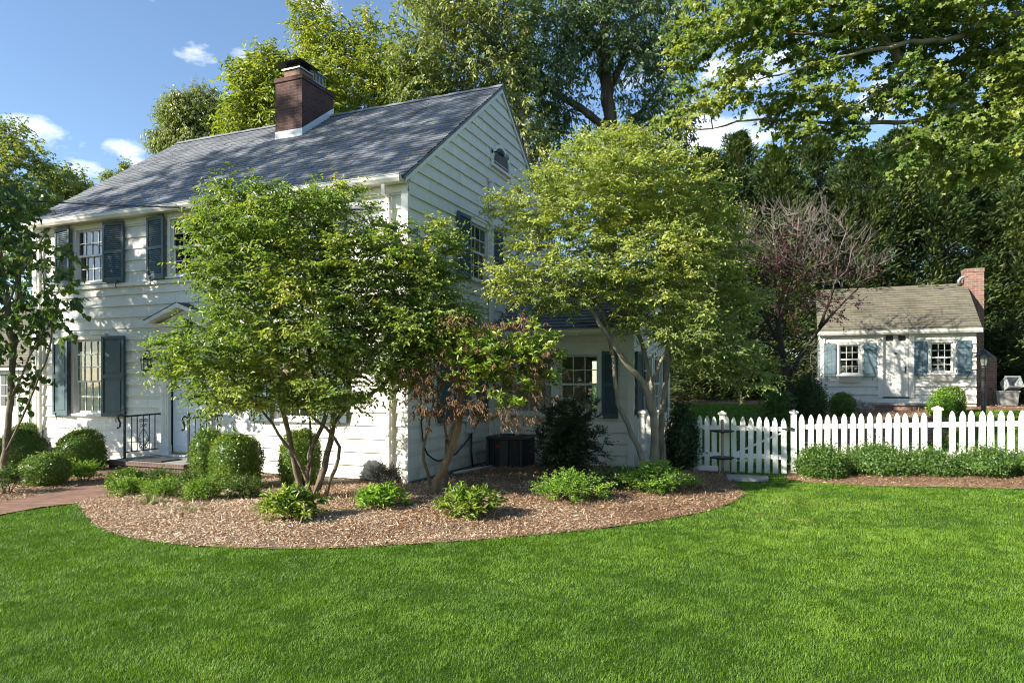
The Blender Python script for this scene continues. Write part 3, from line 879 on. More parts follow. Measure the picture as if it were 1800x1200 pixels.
# grass blades, thinning out with distance
def blades(poly_ok, n, xr, yr, yfun):
    x = rng.uniform(*xr, n); y = yfun(rng.random(n))
    return x, y
GX, GY = [], []
def scatter(y0, y1, dens, half=1.0, extra=1.2):
    y = np.sqrt(rng.uniform(y0 * y0, y1 * y1, int(dens * (half * (y1 * y1 - y0 * y0) + 2 * extra * (y1 - y0)))))
    x = rng.uniform(-1, 1, len(y)) * (half * y + extra)
    GX.append(x); GY.append(y)
scatter(2.4, 5.5, 14000); scatter(5.5, 8, 9500); scatter(8, 11.5, 4500); scatter(11.5, 14.5, 2200); scatter(14.5, 23, 900)
gxx = np.concatenate(GX); gyy = np.concatenate(GY)
ga, gs = hs(gxx, gyy)
ok = np.ones(len(gxx), bool)
for poly, _ in beds + [(PATH, 0)]:
    ok &= ~inside(poly, gxx + rng.normal(size=len(gxx)) * .05 + .05 * np.sin(gyy * 9), gyy + rng.normal(size=len(gxx)) * .05 + .05 * np.sin(gxx * 7) + .03 * np.sin(gxx * 17))
ok &= ~((ga < 3.1) & (gs > -0.1)) & ~((ga > 7.0) & (ga < 11.2) & (gs > 13.3) & (gs < 17)) & ~((gs > 13) & (ga < 4))
gxx, gyy = gxx[ok], gyy[ok]
n = len(gxx)
pos = np.stack([gxx, gyy, gz(gxx, gyy) - .004], 1)
def cell(k, size, wob=.05):
    "one random number per tussock"
    xx = np.floor((gxx + wob * np.sin(gyy * 11 + k) + .03 * np.sin(gyy * 31)) / size); yy = np.floor((gyy + wob * np.sin(gxx * 9 + 2 * k) + .03 * np.sin(gxx * 29)) / size)
    h = np.sin(xx * 127.1 + yy * 311.7 + k * 74.7) * 43758.5453
    return h - np.floor(h)
big_ = .5 + .5 * np.sin(gxx * 1.9 + 2 * np.sin(gyy * 1.3)) * np.sin(gyy * 2.2 + 1.6 * np.sin(gxx * 1.1))
hgt = rng.uniform(.014, .032, n) * (.82 + .34 * cell(1, .13) + .26 * cell(2, .37)) * np.where(gyy > 14, 1.4, 1)
wid = .0026 * np.maximum(1, gyy / 5.0)
ang = cell(3, .16) * 6.28 + rng.normal(size=n) * 1.3; lean = np.clip(.3 + .5 * cell(4, .16) + rng.normal(size=n) * .2, .1, 1.1)
dirh = np.stack([np.cos(ang), np.sin(ang), np.zeros(n)], 1)
sdv = np.stack([-np.sin(ang), np.cos(ang), np.zeros(n)], 1) * (wid / 2)[:, None]
mid = pos + dirh * (hgt * lean * .35)[:, None] + UP * (hgt * .6)[:, None]
tipp = pos + dirh * (hgt * lean)[:, None] + UP * (hgt * (1.05 - .3 * lean))[:, None]
v = np.stack([pos - sdv, pos + sdv, mid + sdv * .75, mid - sdv * .75, tipp], 1).reshape(-1, 3)
b5 = np.arange(n)[:, None] * 5
hue = np.clip(.16 + .28 * big_ + .13 * cell(5, .16) + .13 * cell(6, .42, .12) + .16 * smooth(.5, 4.0, gxx) * smooth(5.5, 9, gyy) + rng.normal(size=n) * .16, 0, 1)
M['grass'] = leaf_mat('grass_blades', [(0.0, (0.062, 0.145, 0.015)), (0.40, (0.135, 0.270, 0.024)), (0.75, (0.240, 0.390, 0.038)), (1.0, (0.50, 0.49, 0.17))], 0.35, 0.5, 0.3, (1.2, 1.2, 0.5), 0.8)
tag(np_mesh('grass', v, [b5 + np.array([[0, 1, 2, 3]]), b5 + np.array([[3, 2, 4]])], M['grass'], None, np.repeat(hue, 5)), kind='stuff')

# wood chips over the beds
CX, CY, CZ = [], [], []
for (poly, bul), dens in zip(beds, (4200, 2200, 2200, 80, 150)):
    pa = np.array(poly); lo, hi = pa.min(0), pa.max(0)
    k = int(dens * np.prod(hi - lo)); x = rng.uniform(lo[0], hi[0], k); y = rng.uniform(lo[1], hi[1], k)
    i = inside(poly, x + rng.normal(size=k) * .035, y + rng.normal(size=k) * .035) & (np.abs(x) < y * 1.05 + 1); x, y = x[i], y[i]
    pd = densify(poly, .3)
    d = np.min(np.stack([np.hypot(x - p[0], y - p[1]) for p in pd]), axis=0) if len(x) else x
    CX.append(x); CY.append(y); CZ.append(gz(x, y) + .014 + bul * smooth(0, .9, d))
cx, cy_, cz = map(np.concatenate, (CX, CY, CZ))
n = len(cx); big = np.where(cy_ > 15, 2.5, 1.0)
pos = np.stack([cx, cy_, cz + rng.uniform(0, .012, n)], 1)
ax = rand_unit(n); ax[:, 2] *= .35
nr = UP + rng.normal(size=(n, 3)) * .45
M['chips'] = leaf_mat('wood_chip_colours', [(0.0, (0.09, 0.045, 0.026)), (0.3, (0.24, 0.135, 0.075)), (0.6, (0.50, 0.355, 0.23)), (0.85, (0.66, 0.52, 0.375)), (1.0, (0.78, 0.67, 0.53))], 0.0, 0.9, 0.1, big=0.35)
hue = np.clip(.40 + rng.normal(size=n) * .29 + .12 * np.sin(cx * 2.3 + 1.5 * np.sin(cy_ * 2.9)) * np.sin(cy_ * 3.1) + .32 * smooth(2.5, -3.5, cx) - .1 * smooth(8.6, 11, cy_) * (cx > -2.5), 0, 1)  # hue has sunlight painted in at left, shade plus fresher mulch at back right
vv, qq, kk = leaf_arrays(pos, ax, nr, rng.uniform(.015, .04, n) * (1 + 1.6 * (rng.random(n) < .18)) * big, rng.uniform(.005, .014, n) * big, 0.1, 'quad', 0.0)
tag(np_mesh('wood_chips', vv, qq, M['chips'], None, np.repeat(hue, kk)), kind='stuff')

# a few fallen leaves on the mulch and the grass
k = 260
fxy = np.stack([rng.uniform(-8, 7, k), rng.uniform(4.2, 12.5, k)], 1)
inb = inside(BED, fxy[:, 0], fxy[:, 1])
fxy = fxy[(inb & (rng.random(k) < .8)) | (~inb & (rng.random(k) < .05) & (fxy[:, 1] > 8) & (fxy[:, 1] < 9))]
k = len(fxy); inb = inside(BED, fxy[:, 0], fxy[:, 1])
fpos = np.c_[fxy, gz(fxy[:, 0], fxy[:, 1]) + np.where(inb, .075, .035)]
fax = rand_unit(k) * np.array([1, 1, .25]); fnr = UP + rng.normal(size=(k, 3)) * .4
vv, qq, kk = leaf_arrays(fpos, fax, fnr, rng.uniform(.05, .085, k), rng.uniform(.025, .04, k), .25, 'oval', .1)
M['fallen'] = leaf_mat('fallen_leaf_colours', [(0.0, (0.16, 0.06, 0.03)), (0.5, (0.30, 0.14, 0.06)), (1.0, (0.48, 0.34, 0.12))], 0.1, 0.7, 0.2)
tag(np_mesh('fallen_leaves', vv, qq, M['fallen'], None, np.repeat(rng.random(k), kk)), kind='stuff')
# ---------------------------------------------------------------- building tools
def set_uv(o, fn):
    me = o.data
    uv = me.uv_layers.new(name='UVMap')
    for p in me.polygons:
        nrm = p.normal
        for li in p.loop_indices:
            uv.data[li].uv = fn(me.vertices[me.loops[li].vertex_index].co, nrm)
    return o

def box_uv(o):
    def f(c, n):
        if abs(n.z) > .75: return (c.x, c.y)
        return (c.y, c.z) if abs(n.x) > abs(n.y) else (c.x, c.z)
    return set_uv(o, f)

def siding(mb, fr, bounds, z0, z1, holes, e=0.2325, lip=0.034):
    "lapped boards; bounds(z) -> (t0, t1); holes: (ta, tb, za, zb)"
    z = z0
    while z < z1 - 1e-6:
        zt = min(z + e, z1)
        cuts = sorted({z, zt} | {h for q in holes for h in (q[2], q[3]) if z < h < zt})
        for za, zb in zip(cuts[:-1], cuts[1:]):
            A0, A1 = bounds(za); B0, B1 = bounds(zb)
            zm = (za + zb) / 2
            blk = sorted((q[0], q[1]) for q in holes if q[2] < zm < q[3])
            segs, cur = [], None
            edges = [(A0, B0)] + [x for q in blk for x in ((q[0], q[0]), (q[1], q[1]))] + [(A1, B1)]
            oa = lip - (lip - .004) * (za - z) / e; ob = lip - (lip - .004) * (zb - z) / e
            for (l0, l1), (r0, r1) in zip(edges[0::2], edges[1::2]):
                if r0 - l0 < 1e-4 and r1 - l1 < 1e-4: continue
                mb.face([fr(l0, oa, za), fr(r0, oa, za), fr(r1, ob, zb), fr(l1, ob, zb)])
                if za == z: mb.face([fr(l0, -.01, za), fr(r0, -.01, za), fr(r0, oa, za), fr(l0, oa, za)])
        z = zt

def window(parent, fr, t0, t1, z0, z1, cols, rows_up, rows_lo, split=.5, sill=True, casing=.085):
    "double-hung window: casing, two sashes with glazing bars, panes, sill"
    mb = MB()
    B = lambda a, b, c, d, e, f: mb.box(a, b, c, d, e, f, 0, fr)
    B(t0 - casing, t0, -.08, .054, z0 - .02, z1 + casing); B(t1, t1 + casing, -.08, .054, z0 - .02, z1 + casing)
    B(t0, t1, -.08, .054, z1, z1 + casing)
    B(t0 - casing - .02, t1 + casing + .02, -.01, .072, z1 + casing + .002, z1 + casing + .030)
    w = mb.build('window', M['trim'], parent)
    zm = z0 + (z1 - z0) * split
    s = MB(); S = lambda a, b, c, d, e, f: s.box(a, b, c, d, e, f, 0, fr)
    for (za, zb, o0, rows) in ((zm - .02, z1, -.035, rows_up), (z0, zm + .02, -.068, rows_lo)):
        o1 = o0 + .03; st = .042
        S(t0, t0 + st, o0, o1, za, zb); S(t1 - st, t1, o0, o1, za, zb)
        S(t0 + st, t1 - st, o0, o1, za, za + st); S(t0 + st, t1 - st, o0, o1, zb - st, zb)
        iw = (t1 - t0 - 2 * st); ih = zb - za - 2 * st
        for i in range(1, cols):
            c = t0 + st + iw * i / cols; S(c - .009, c + .009, o0 + .004, o1 - .002, za + st, zb - st)
        for i in range(1, rows):
            c = za + st + ih * i / rows; S(t0 + st, t1 - st, o0 + .006, o1 - .004, c - .009, c + .009)
    s.build('sash', M['sash'], w)
    g = MB()
    for za, zb, o in ((zm, z1 - .02, -.022), (z0 + .02, zm, -.055)):
        g.face([fr(t0 + .02, o, za), fr(t1 - .02, o, za), fr(t1 - .02, o, zb), fr(t0 + .02, o, zb)])
    g.build('pane', M['glass'], w)
    if sill:
        q = MB(); q.box(t0 - casing - .03, t1 + casing + .03, -.08, .085, z0 - .065, z0 - .022, 0, fr)
        q.build('sill', M['trim'], w)
    return w

def shutter(parent, fr, hinge, sgn, w, z0, z1, kind, mat='shutter', off0=.115, off1=.055, dog=True):
    "hinge: position of the hinge edge; sgn: -1 opens to the left, +1 to the right"
    def f(t, o, z): return fr(hinge + sgn * t, o + off0 + (off1 - off0) * t / w, z)
    mb = MB(); B = lambda a, b, c, d, e, g: mb.box(a, b, c, d, e, g, 0, f)
    st = .055
    if kind == 'louver':
        B(0, st, 0, .032, z0, z1); B(w - st, w, 0, .032, z0, z1)
        zm = (z0 + z1) / 2
        for a, b in ((z0, z0 + .09), (z1 - .07, z1), (zm - .03, zm + .03)): B(st, w - st, 0, .032, a, b)
        for a, b in ((z0 + .09, zm - .03), (zm + .03, z1 - .07)):
            n = int((b - a) / .040)
            for i in range(n):
                z = a + (b - a) * (i + .5) / n
                mb.hexa([f(st, .003, z + .016), f(w - st, .003, z + .016), f(w - st, .028, z - .022), f(st, .028, z - .022),
                         f(st, .003, z + .023), f(w - st, .003, z + .023), f(w - st, .028, z - .015), f(st, .028, z - .015)])
    elif kind == 'panel':
        B(0, st, 0, .034, z0, z1); B(w - st, w, 0, .034, z0, z1)
        zm = z0 + (z1 - z0) * .50
        for a, b in ((z0, z0 + .075), (z1 - .06, z1), (zm - .04, zm + .04)): B(st, w - st, 0, .034, a, b)
        for a, b in ((z0 + .075, zm - .04), (zm + .04, z1 - .06)):
            B(st, w - st, .004, .012, a, b)
            B(st + .045, w - st - .045, .012, .024, a + .045, b - .045)
    else:  # boards with two battens
        n = 3
        for i in range(n): B(w * i / n + .003, w * (i + 1) / n - .003, 0, .022, z0, z1)
        for z in (z0 + (z1 - z0) * .14, z1 - (z1 - z0) * .17): B(.01, w - .01, .0225, .042, z - .035, z + .035)
    s = mb.build('shutter', M[mat], parent)
    if dog:
        d = MB(); t = w * .72; pts = []
        for i in range(11):
            u = i / 10
            pts.append(f(t + .028 * math.sin(u * 6.28), .045, z0 + .045 - u * .15))
        d.tube(pts, .009, 6); d.tube([f(t, -.08, z0 - .03), f(t, .05, z0 - .03)], .007, 6)
        d.build('shutter_hook', M['black'], s, True)
    return s

def roof_slope(name, parent, x0, x1, s0, z0, s1, z1, mat, e=.142, thick=.05, lift=.0, seg=1.0):
    "courses of shingles, each lapping the one below"
    L = math.hypot(s1 - s0, z1 - z0); ds, dz = (s1 - s0) / L, (z1 - z0) / L
    n = max(2, round(L / e)); e = L / n
    sg = 1 if s1 > s0 else -1
    ns, nz = -dz * sg, ds * sg
    V_, F, UVs = [], [], []
    xs = np.linspace(x0, x1, max(2, int((x1 - x0) / .32)) + 1)
    def P(x, d, h): return (x, s0 + ds * d + ns * h, z0 + dz * d + nz * h)
    r = np.random.default_rng(int(abs(x0 * 100)) + n)
    for i in range(n):
        d0, d1 = i * e, min(L, (i + 1) * e + .02)
        j = r.uniform(.014, .030, len(xs))
        for k in range(len(xs) - 1):
            b = len(V_); h = j[k]
            a0, a1 = d0 - r.uniform(0, .008), d0
            V_ += [P(xs[k], a0, h + lift), P(xs[k + 1], a0, h + lift), P(xs[k + 1], d1, .001 + lift), P(xs[k], d1, .001 + lift), P(xs[k], a0, -.004 + lift), P(xs[k + 1], a0, -.004 + lift)]
            F += [(b, b + 1, b + 2, b + 3), (b + 4, b + 5, b + 1, b)]
            UVs += [(xs[k], d0 + .001), (xs[k + 1], d0 + .001), (xs[k + 1], d0 + e * .999), (xs[k], d0 + e * .999), (xs[k], d0 + .001), (xs[k + 1], d0 + .001)]
    b = len(V_)
    for x in (x0, x1):
        for d in (0, L):
            for h in (-.002, -thick): V_.append(P(x, d, h + lift)); UVs.append((x, d))
    F += [(b, b + 1, b + 3, b + 2), (b + 4, b + 6, b + 7, b + 5), (b, b + 4, b + 5, b + 1), (b + 2, b + 3, b + 7, b + 6), (b + 1, b + 5, b + 7, b + 3)]
    me = bpy.data.meshes.new(name); me.from_pydata(V_, [], F); me.update()
    uv = me.uv_layers.new(name='UVMap')
    for l in me.loops: uv.data[l.index].uv = UVs[l.vertex_index]
    return link(name, me, mat, parent)

def gutter(parent, a0, a1, s_, z, name='gutter'):
    prof = [(s_, z), (s_ - .075, z), (s_ - .115, z + .055), (s_ - .115, z + .10), (s_ - .128, z + .105), (s_ - .128, z + .118), (s_ - .10, z + .118), (s_ - .10, z + .06), (s_ - .065, z + .012), (s_, z + .012)]
    mb = MB(); mb.prism(prof, a0, a1, lambda x, y, z: (y, x, z))
    mb.box(a0, a0 + .004, s_ - .115, s_, z, z + .11); mb.box(a1 - .004, a1, s_ - .115, s_, z, z + .11)
    return mb.build(name, M['gutter'], parent)

# ---------------------------------------------------------------- the main house
HX0, HD = -9.55, 8.0
house = empty('house', (K[0], K[1], 0), TH, 'two storey white clapboard house with grey shingle roof and brick chimney', 'house')
FF = lambda t, o, z: (t, -o, z)
FR = lambda t, o, z: (o, t, z)
FL = lambda t, o, z: (HX0 - o, t, z)
FB = lambda t, o, z: (t, HD + o, z)
EZ, RS, RZ = 5.20, 4.0, 8.36            # eave line at s = -0.2, ridge
slope = (RZ - EZ) / (RS + .2)
UPW = [(-8.17, -7.31), (-5.42, -4.56), (-2.72, -1.86)]
LOW = [(-8.22, -7.34), (-2.75, -1.86)]
holes = [(a, b, 3.86, 4.98) for a, b in UPW] + [(a, b, 1.08, 2.64) for a, b in LOW] + [(-5.45, -4.5, .30, 2.40)]
mb = MB(); siding(mb, FF, lambda z: (HX0, 0), .05, 4.97, holes); mb.build('wall', M['siding'], house)
gholes = [(2.40, 3.22, 3.86, 4.98), (1.62, 2.56, 1.02, 2.40)]
def gb(z): 
    k = max(0, (z - EZ - .05) / slope); return (min(k, RS - .01), max(HD - k, RS + .01))
mb = MB(); siding(mb, FR, gb, .05, 8.26, gholes); mb.build('wall', M['siding'], house)
lholes = [(.9, 2.3, 1.0, 2.5)]
mb = MB(); siding(mb, FL, gb, .05, 8.26, lholes); mb.build('wall', M['siding'], house)
mb = MB(); siding(mb, FB, lambda z: (HX0, 0), .05, 5.1, []); mb.build('wall', M['siding'], house)
mb = MB()
mb.box(HX0 + .02, -.02, .02, HD - .02, -.25, .06); mb.build('foundation', M['stone'], house)
mb = MB()
mb.box(HX0 + .05, -.05, 4.1, 4.16, .1, 5.05); mb.box(HX0 + .05, -.05, .05, HD - .05, 2.75, 2.85); mb.box(HX0 + .05, -.05, .05, HD - .05, 5.02, 5.06)
mb.box(-6.1, -6.0, .05, 4.08, .1, 2.74); mb.box(-6.1, -6.0, .05, 4.08, 2.86, 5.01); mb.box(-3.5, -3.4, .05, 4.08, .1, 2.74)
mb.build('inner_wall', M['inner'], house)
# trim: frieze, corner boards, belt course, rakes
mb = MB()
mb.box(HX0 - .02, .012, -.050, 0, 4.972, 5.10)
mb.box(HX0 - .02, -.002, -.19, .0, 5.102, 5.14)
mb.box(HX0 - .02, .03, -.205, -.19, 5.085, 5.20)
mb.box(HX0 - .012, -.06, -.072, -.02, 3.705, 3.775)
mb.build('frieze', M['trim'], house)
for x0, x1 in ((-.10, .03), (HX0 - .03, HX0 + .10)):
    mb = MB(); mb.box(x0, x1, -.054, -.001, .02, 4.97); mb.build('corner_board', M['trim'], house)
for sgn in (1, -1):
    f = lambda x, y, z: (y, x, z)
    p = lambda s: (RS - sgn * (RS - s))
    zr = lambda s: EZ + slope * (s + .2)
    for y0, y1 in ((.024, .055), (HX0 - .16, HX0 - .03)):
        mb = MB(); mb.prism([(p(-.16), zr(-.16) - .15), (p(RS), zr(RS) - .15), (p(RS), zr(RS) - .035), (p(-.16), zr(-.16) - .035)], y0, y1, f)
        mb.build('rake_board', M['trim'], house)
roof = roof_slope('roof', house, HX0 - .20, .07, -.24, EZ - .03, RS, RZ, M['roof'])
roof_slope('roof', house, HX0 - .20, .07, HD + .24, EZ - .03, RS, RZ, M['roof'])
mb = MB()
for i in range(36):
    x = HX0 - .19 + i * .272
    mb.prism([(RS - .15, RZ - .075), (RS, RZ + .035 + .008 * (i % 2)), (RS + .15, RZ - .075), (RS, RZ + .0)], x, min(x + .30, .07), lambda x, y, z: (y, x, z))
set_uv(mb.build('ridge_cap', M['roof'], house), lambda c, n: (c.y, c.x))
gutter(house, HX0 - .10, .02, -.205, EZ - .12)
for x in (-.33, HX0 + .28):
    mb = MB(); mb.box(x - .035, x + .035, -.12, -.06, .25, 4.9); mb.box(x - .035, x + .035, -.26, -.06, 4.9, 4.96); mb.box(x - .03, x + .03, -.26, -.20, 4.96, 5.09)
    mb.box(x - .035, x + .035, -.30, -.06, .18, .249)
    mb.build('downspout', M['gutter'], house)
# chimney
mb = MB()
mb.box(-5.32, -4.54, 2.84, 4.02, 6.9, 8.82); mb.box(-5.345, -4.515, 2.815, 4.045, 8.822, 8.92)
ch = box_uv(mb.build('chimney', M['brick'], house))
mb = MB(); mb.prism([(2.832, 7.25), (4.028, 8.15), (4.028, 8.56), (2.832, 7.66)], -5.328, -4.532, lambda x, y, z: (y, x, z))
mb.box(-5.36, -4.50, 2.74, 2.83, 7.375, 7.385)
mb.build('flashing', M['flash'], ch)
mb = MB(); mb.box(-5.15, -4.70, 2.95, 3.38, 8.90, 9.13); mb.box(-5.13, -4.72, 3.47, 3.88, 8.90, 9.02)
mb.build('flue', M['clay'], ch)
mb = MB()
mb.box(-5.19, -4.66, 2.91, 3.42, 9.132, 9.165); mb.box(-5.17, -4.68, 3.43, 3.92, 9.022, 9.05)
for i in range(9):
    y = 3.45 + i * .056
    for x in (-5.155, -4.695): mb.box(x - .006, x + .006, y - .006, y + .006, 9.05, 9.27)
for x in np.linspace(-5.15, -4.70, 8): mb.box(x - .006, x + .006, 3.90, 3.912, 9.05, 9.27)
mb.box(-5.20, -4.65, 3.40, 3.95, 9.272, 9.295)
mb.build('flue_cage', M['galv'], ch)
mb = MB()
for x in (-5.11, -4.74):
    for y in (2.99, 3.34): mb.box(x - .015, x + .015, y - .015, y + .015, 9.16, 9.30)
mb.box(-5.10, -4.75, 3.0, 3.33, 9.17, 9.27)
x0, x1, y0, y1 = -5.30, -4.55, 2.80, 3.53
mb.face([(x0, y0, 9.28), (x1, y0, 9.28), (x1, y1, 9.28), (x0, y1, 9.28)])
ap = (-4.925, 3.165, 9.43)
for p_, q_ in (((x0, y0), (x1, y0)), ((x1, y0), (x1, y1)), ((x1, y1), (x0, y1)), ((x0, y1), (x0, y0))): mb.face([p_ + (9.28,), q_ + (9.28,), ap])
mb.build('chimney_cap', M['dark_metal'], ch)
# windows and shutters
for a, b in UPW:
    window(house, FF, a, b, 3.86, 4.98, 4 if a < -6 else 3, 2, 2)
    shutter(house, FF, a - .085, -1, .53, 3.80, 5.05, 'louver'); shutter(house, FF, b + .085, 1, .53, 3.80, 5.05, 'louver')
for a, b in LOW:
    window(house, FF, a, b, 1.08, 2.64, 4, 3, 2, .43)
    shutter(house, FF, a - .085, -1, .55, 1.02, 2.69, 'panel'); shutter(house, FF, b + .085, 1, .58, 1.02, 2.69, 'panel')
window(house, FR, 2.40, 3.22, 3.86, 4.98, 3, 2, 2)
shutter(house, FR, 2.31, -1, .56, 3.80, 5.05, 'louver', 'shutter', .06, .05); shutter(house, FR, 3.43, 1, .56, 3.80, 5.05, 'louver', 'shutter', .06, .05)
window(house, FR, 1.62, 2.56, 1.02, 2.40, 3, 2, 2)
shutter(house, FR, 1.53, -1, .55, .98, 2.44, 'louver', 'shutter', .06, .05); shutter(house, FR, 2.65, 1, .50, .98, 2.44, 'louver', 'shutter', .06, .05)
window(house, FL, .9, 2.3, 1.0, 2.5, 2, 1, 1)
# half-round attic vent
def arc(r, n=16): return [(3.94 + r * math.cos(math.pi * i / n), 6.47 + r * math.sin(math.pi * i / n)) for i in range(n + 1)]
mb = MB(); o_, i_ = arc(.53), arc(.45)
f = lambda x, y, z: (y, x, z)
for k in range(16): mb.prism([o_[k], o_[k + 1], i_[k + 1], i_[k]], .02, .065, f)
mb.box(.02, .085, 3.38, 4.50, 6.41, 6.468)
vn = mb.build('attic_vent', M['trim'], house)
mb = MB(); mb.prism(arc(.449), .015, .032, f); mb.build('vent_screen', M['mesh'], vn)
# service chase on the gable
mb = MB(); mb.box(.03, .10, 3.30, 3.40, .3, 6.02); mb.box(.028, .112, 3.27, 3.43, 6.02, 6.07); mb.build('service_chase', M['trim'], house)
# front door with surround and pediment
mb = MB()
mb.box(-5.45, -4.50, .04, .085, .33, 2.38)
for x0, x1 in ((-5.36, -5.03), (-4.92, -4.59)):
    for z0, z1 in ((.46, .98), (1.12, 1.66), (1.80, 2.24)): mb.box(x0, x1, .028, .040, z0, z1)
dr = mb.build('door', M['door'], house, bevel=.004)
mb = MB(); mb.box(-5.46, -4.49, -.02, .06, .30, .34); mb.build('threshold', M['brass'], dr)
mb = MB(); mb.lathe([(.02, 0), (.03, .02), (.03, .04), (.012, .055)], (-4.58, .0, 1.20), 12); mb.build('knob', M['brass'], dr, True)
mb = MB()
for x0, x1 in ((-5.64, -5.45), (-4.50, -4.31)):
    mb.box(x0, x1, -.075, .0, .30, 2.50); mb.box(x0 - .02, x1 + .02, -.10, .0, .30, .48); mb.box(x0 - .02, x1 + .02, -.10, 0, 2.50, 2.58)
    for q in (.25, .5, .75): mb.box(x0 + (x1 - x0) * q - .012, x0 + (x1 - x0) * q + .012, -.085, -.074, .6, 2.4)
mb.box(-5.68, -4.27, -.09, 0, 2.582, 2.83); mb.box(-5.74, -4.21, -.16, 0, 2.832, 2.90)
mb.prism([(-5.70, 2.90), (-4.25, 2.90), (-4.975, 3.16)], -.08, -.0)
for sg in (1, -1):
    c = -4.975
    mb.prism([(c - sg * .80, 2.90), (c, 3.19), (c, 3.27), (c - sg * .86, 2.955)], -.30, .0)
mb.build('door_surround', M['trim'], house)
mb = MB()
for sg in (1, -1):
    c = -4.975; mb.prism([(c - sg * .88, 2.958), (c, 3.274), (c, 3.282), (c - sg * .88, 2.966)], -.31, -.001)
mb.build('pediment_roof', M['roof'], house)
# lower wing on the right
WA, WS, WD = 3.083, 3.55, 8.05
WF = lambda t, o, z: (t, WS - o, z)
WR = lambda t, o, z: (WA + o, t, z)
wslope = (4.40 - 2.80) / (5.8 - 3.35)
mb = MB(); siding(mb, WF, lambda z: (.03, WA), .02, 2.62, [(.55, 1.38, 1.08, 2.30), (1.55, 2.38, 1.08, 2.30)]); mb.build('wing_wall', M['siding'], house)
def wb(z):
    k = max(0, (z - 2.74) / wslope); return (min(WS + k, 5.79), max(WD - k, 5.81))
mb = MB(); siding(mb, WR, wb, .02, 4.28, [(4.35, 5.35, 1.08, 2.30), (5.65, 6.65, 1.08, 2.30)]); mb.build('wing_wall', M['siding'], house)
mb = MB(); siding(mb, lambda t, o, z: (t, WD + o, z), lambda z: (.03, WA), .02, 2.7, [(1.0, 2.4, 1.0, 2.3)]); mb.build('wing_wall', M['siding'], house)
mb = MB(); mb.box(.03, WA - .03, WS + .03, WD - .03, -.2, .25); mb.box(.03, WA - .03, WS + .03, WD - .03, 2.64, 2.68); mb.build('wing_floor', M['inner'], house)
mb = MB()
mb.box(.03, WA + .03, WS - .034, WS, 2.622, 2.74); mb.box(.03, WA + .03, WS - .16, WS, 2.742, 2.78)
mb.box(WA - .09, WA + .034, WS - .056, WS - .001, .0, 2.62); mb.box(.03, .10, WS - .056, WS - .001, .0, 2.62)
mb.build('wing_trim', M['trim'], house)
roof_slope('wing_roof', house, .03, WA + .12, 3.34, 2.79, 5.8, 4.40, M['roof'])
roof_slope('wing_roof', house, .03, WA + .12, 8.26, 2.79, 5.8, 4.40, M['roof'])
gutter(house, .04, WA + .10, 3.36, 2.69)
window(house, WF, .55, 1.38, 1.08, 2.30, 3, 2, 2); window(house, WF, 1.55, 2.38, 1.08, 2.30, 3, 2, 2)
shutter(house, WF, 2.465, 1, .33, 1.0, 2.36, 'louver', 'shutter', .05, .05, False)
window(house, WR, 4.35, 5.35, 1.08, 2.30, 3, 2, 2); window(house, WR, 5.65, 6.65, 1.08, 2.30, 3, 2, 2)
shutter(house, WR, 4.26, -1, .58, 1.0, 2.36, 'louver', 'shutter', .05, .05, False); shutter(house, WR, 6.74, 1, .58, 1.0, 2.36, 'louver', 'shutter', .05, .05, False)
mb = MB(); x, y = 2.2, 6.2; mb.lathe([(.045, 4.0), (.045, 4.62), (.06, 4.63), (.06, 4.68), (.02, 4.70)], (x, y, 0), 14); mb.build('vent_pipe', M['plastic'], house, True)

# ---------------------------------------------------------------- things at the front of the house
def at_house(a, s, z=0.0): return (*hw(a, s), z)
for i, (x, lb) in enumerate(((-7.62, 'small copper shade on a candlestick lamp inside the upstairs left window'),)):
    lamp = empty('table_lamp', at_house(x, .42, 3.9), TH, 'twin copper shaded lamp standing inside the upper left window', 'lamp')
    mb = MB(); mb.lathe([(.08, 0), (.08, .02), (.015, .03), (.015, .16)], (0, 0, 0), 14); mb.box(-.16, .16, -.01, .01, .14, .16); mb.build('stem', M['brass'], lamp)
    for dx in (-.14, .14):
        mb = MB(); mb.lathe([(.115, .16), (.07, .34), (.066, .34), (.11, .16)], (dx, 0, 0), 16); mb.build('lamp_shade', M['lampshade'], lamp, True)
stoop = empty('stoop', at_house(-4.9, -.55), TH, 'low brick entrance stoop with one step below the front door', 'stoop')
mb = MB(); mb.box(-.92, .98, -.52, .52, -.05, .20); mb.box(-.95, 1.01, -.56, .52, .2005, .275)
box_uv(mb.build('landing', M['brick_step'], stoop, bevel=.006))
mb = MB(); mb.box(-.95, 1.01, -.90, -.522, -.05, .13)
box_uv(mb.build('step', M['brick_step'], stoop, bevel=.006))
mb = MB(); mb.box(-.92, .98, -.53, .515, .2755, .281); mb.build('paving', M['stone'], stoop)
mb = MB(); mb.box(-.62, .40, .38, .555, .2815, .302); mb.build('sill_step', M['trim'], stoop)
dm = MB(); dm.box(-.42, .42, -.25, .22, .002, .018); dm.box(-.40, .40, -.23, .20, .0181, .026)
for i in range(15): dm.lathe([(.026, .002), (.026, .016)], (-.42 + i * .06, -.25, 0), 8)
o = dm.build('doormat', M['mat']); o.location = at_house(-4.95, -.78, .281); o.rotation_euler = (0, 0, TH)
tag(o, 'dark woven doormat with scalloped edge lying on the brick stoop', 'doormat')

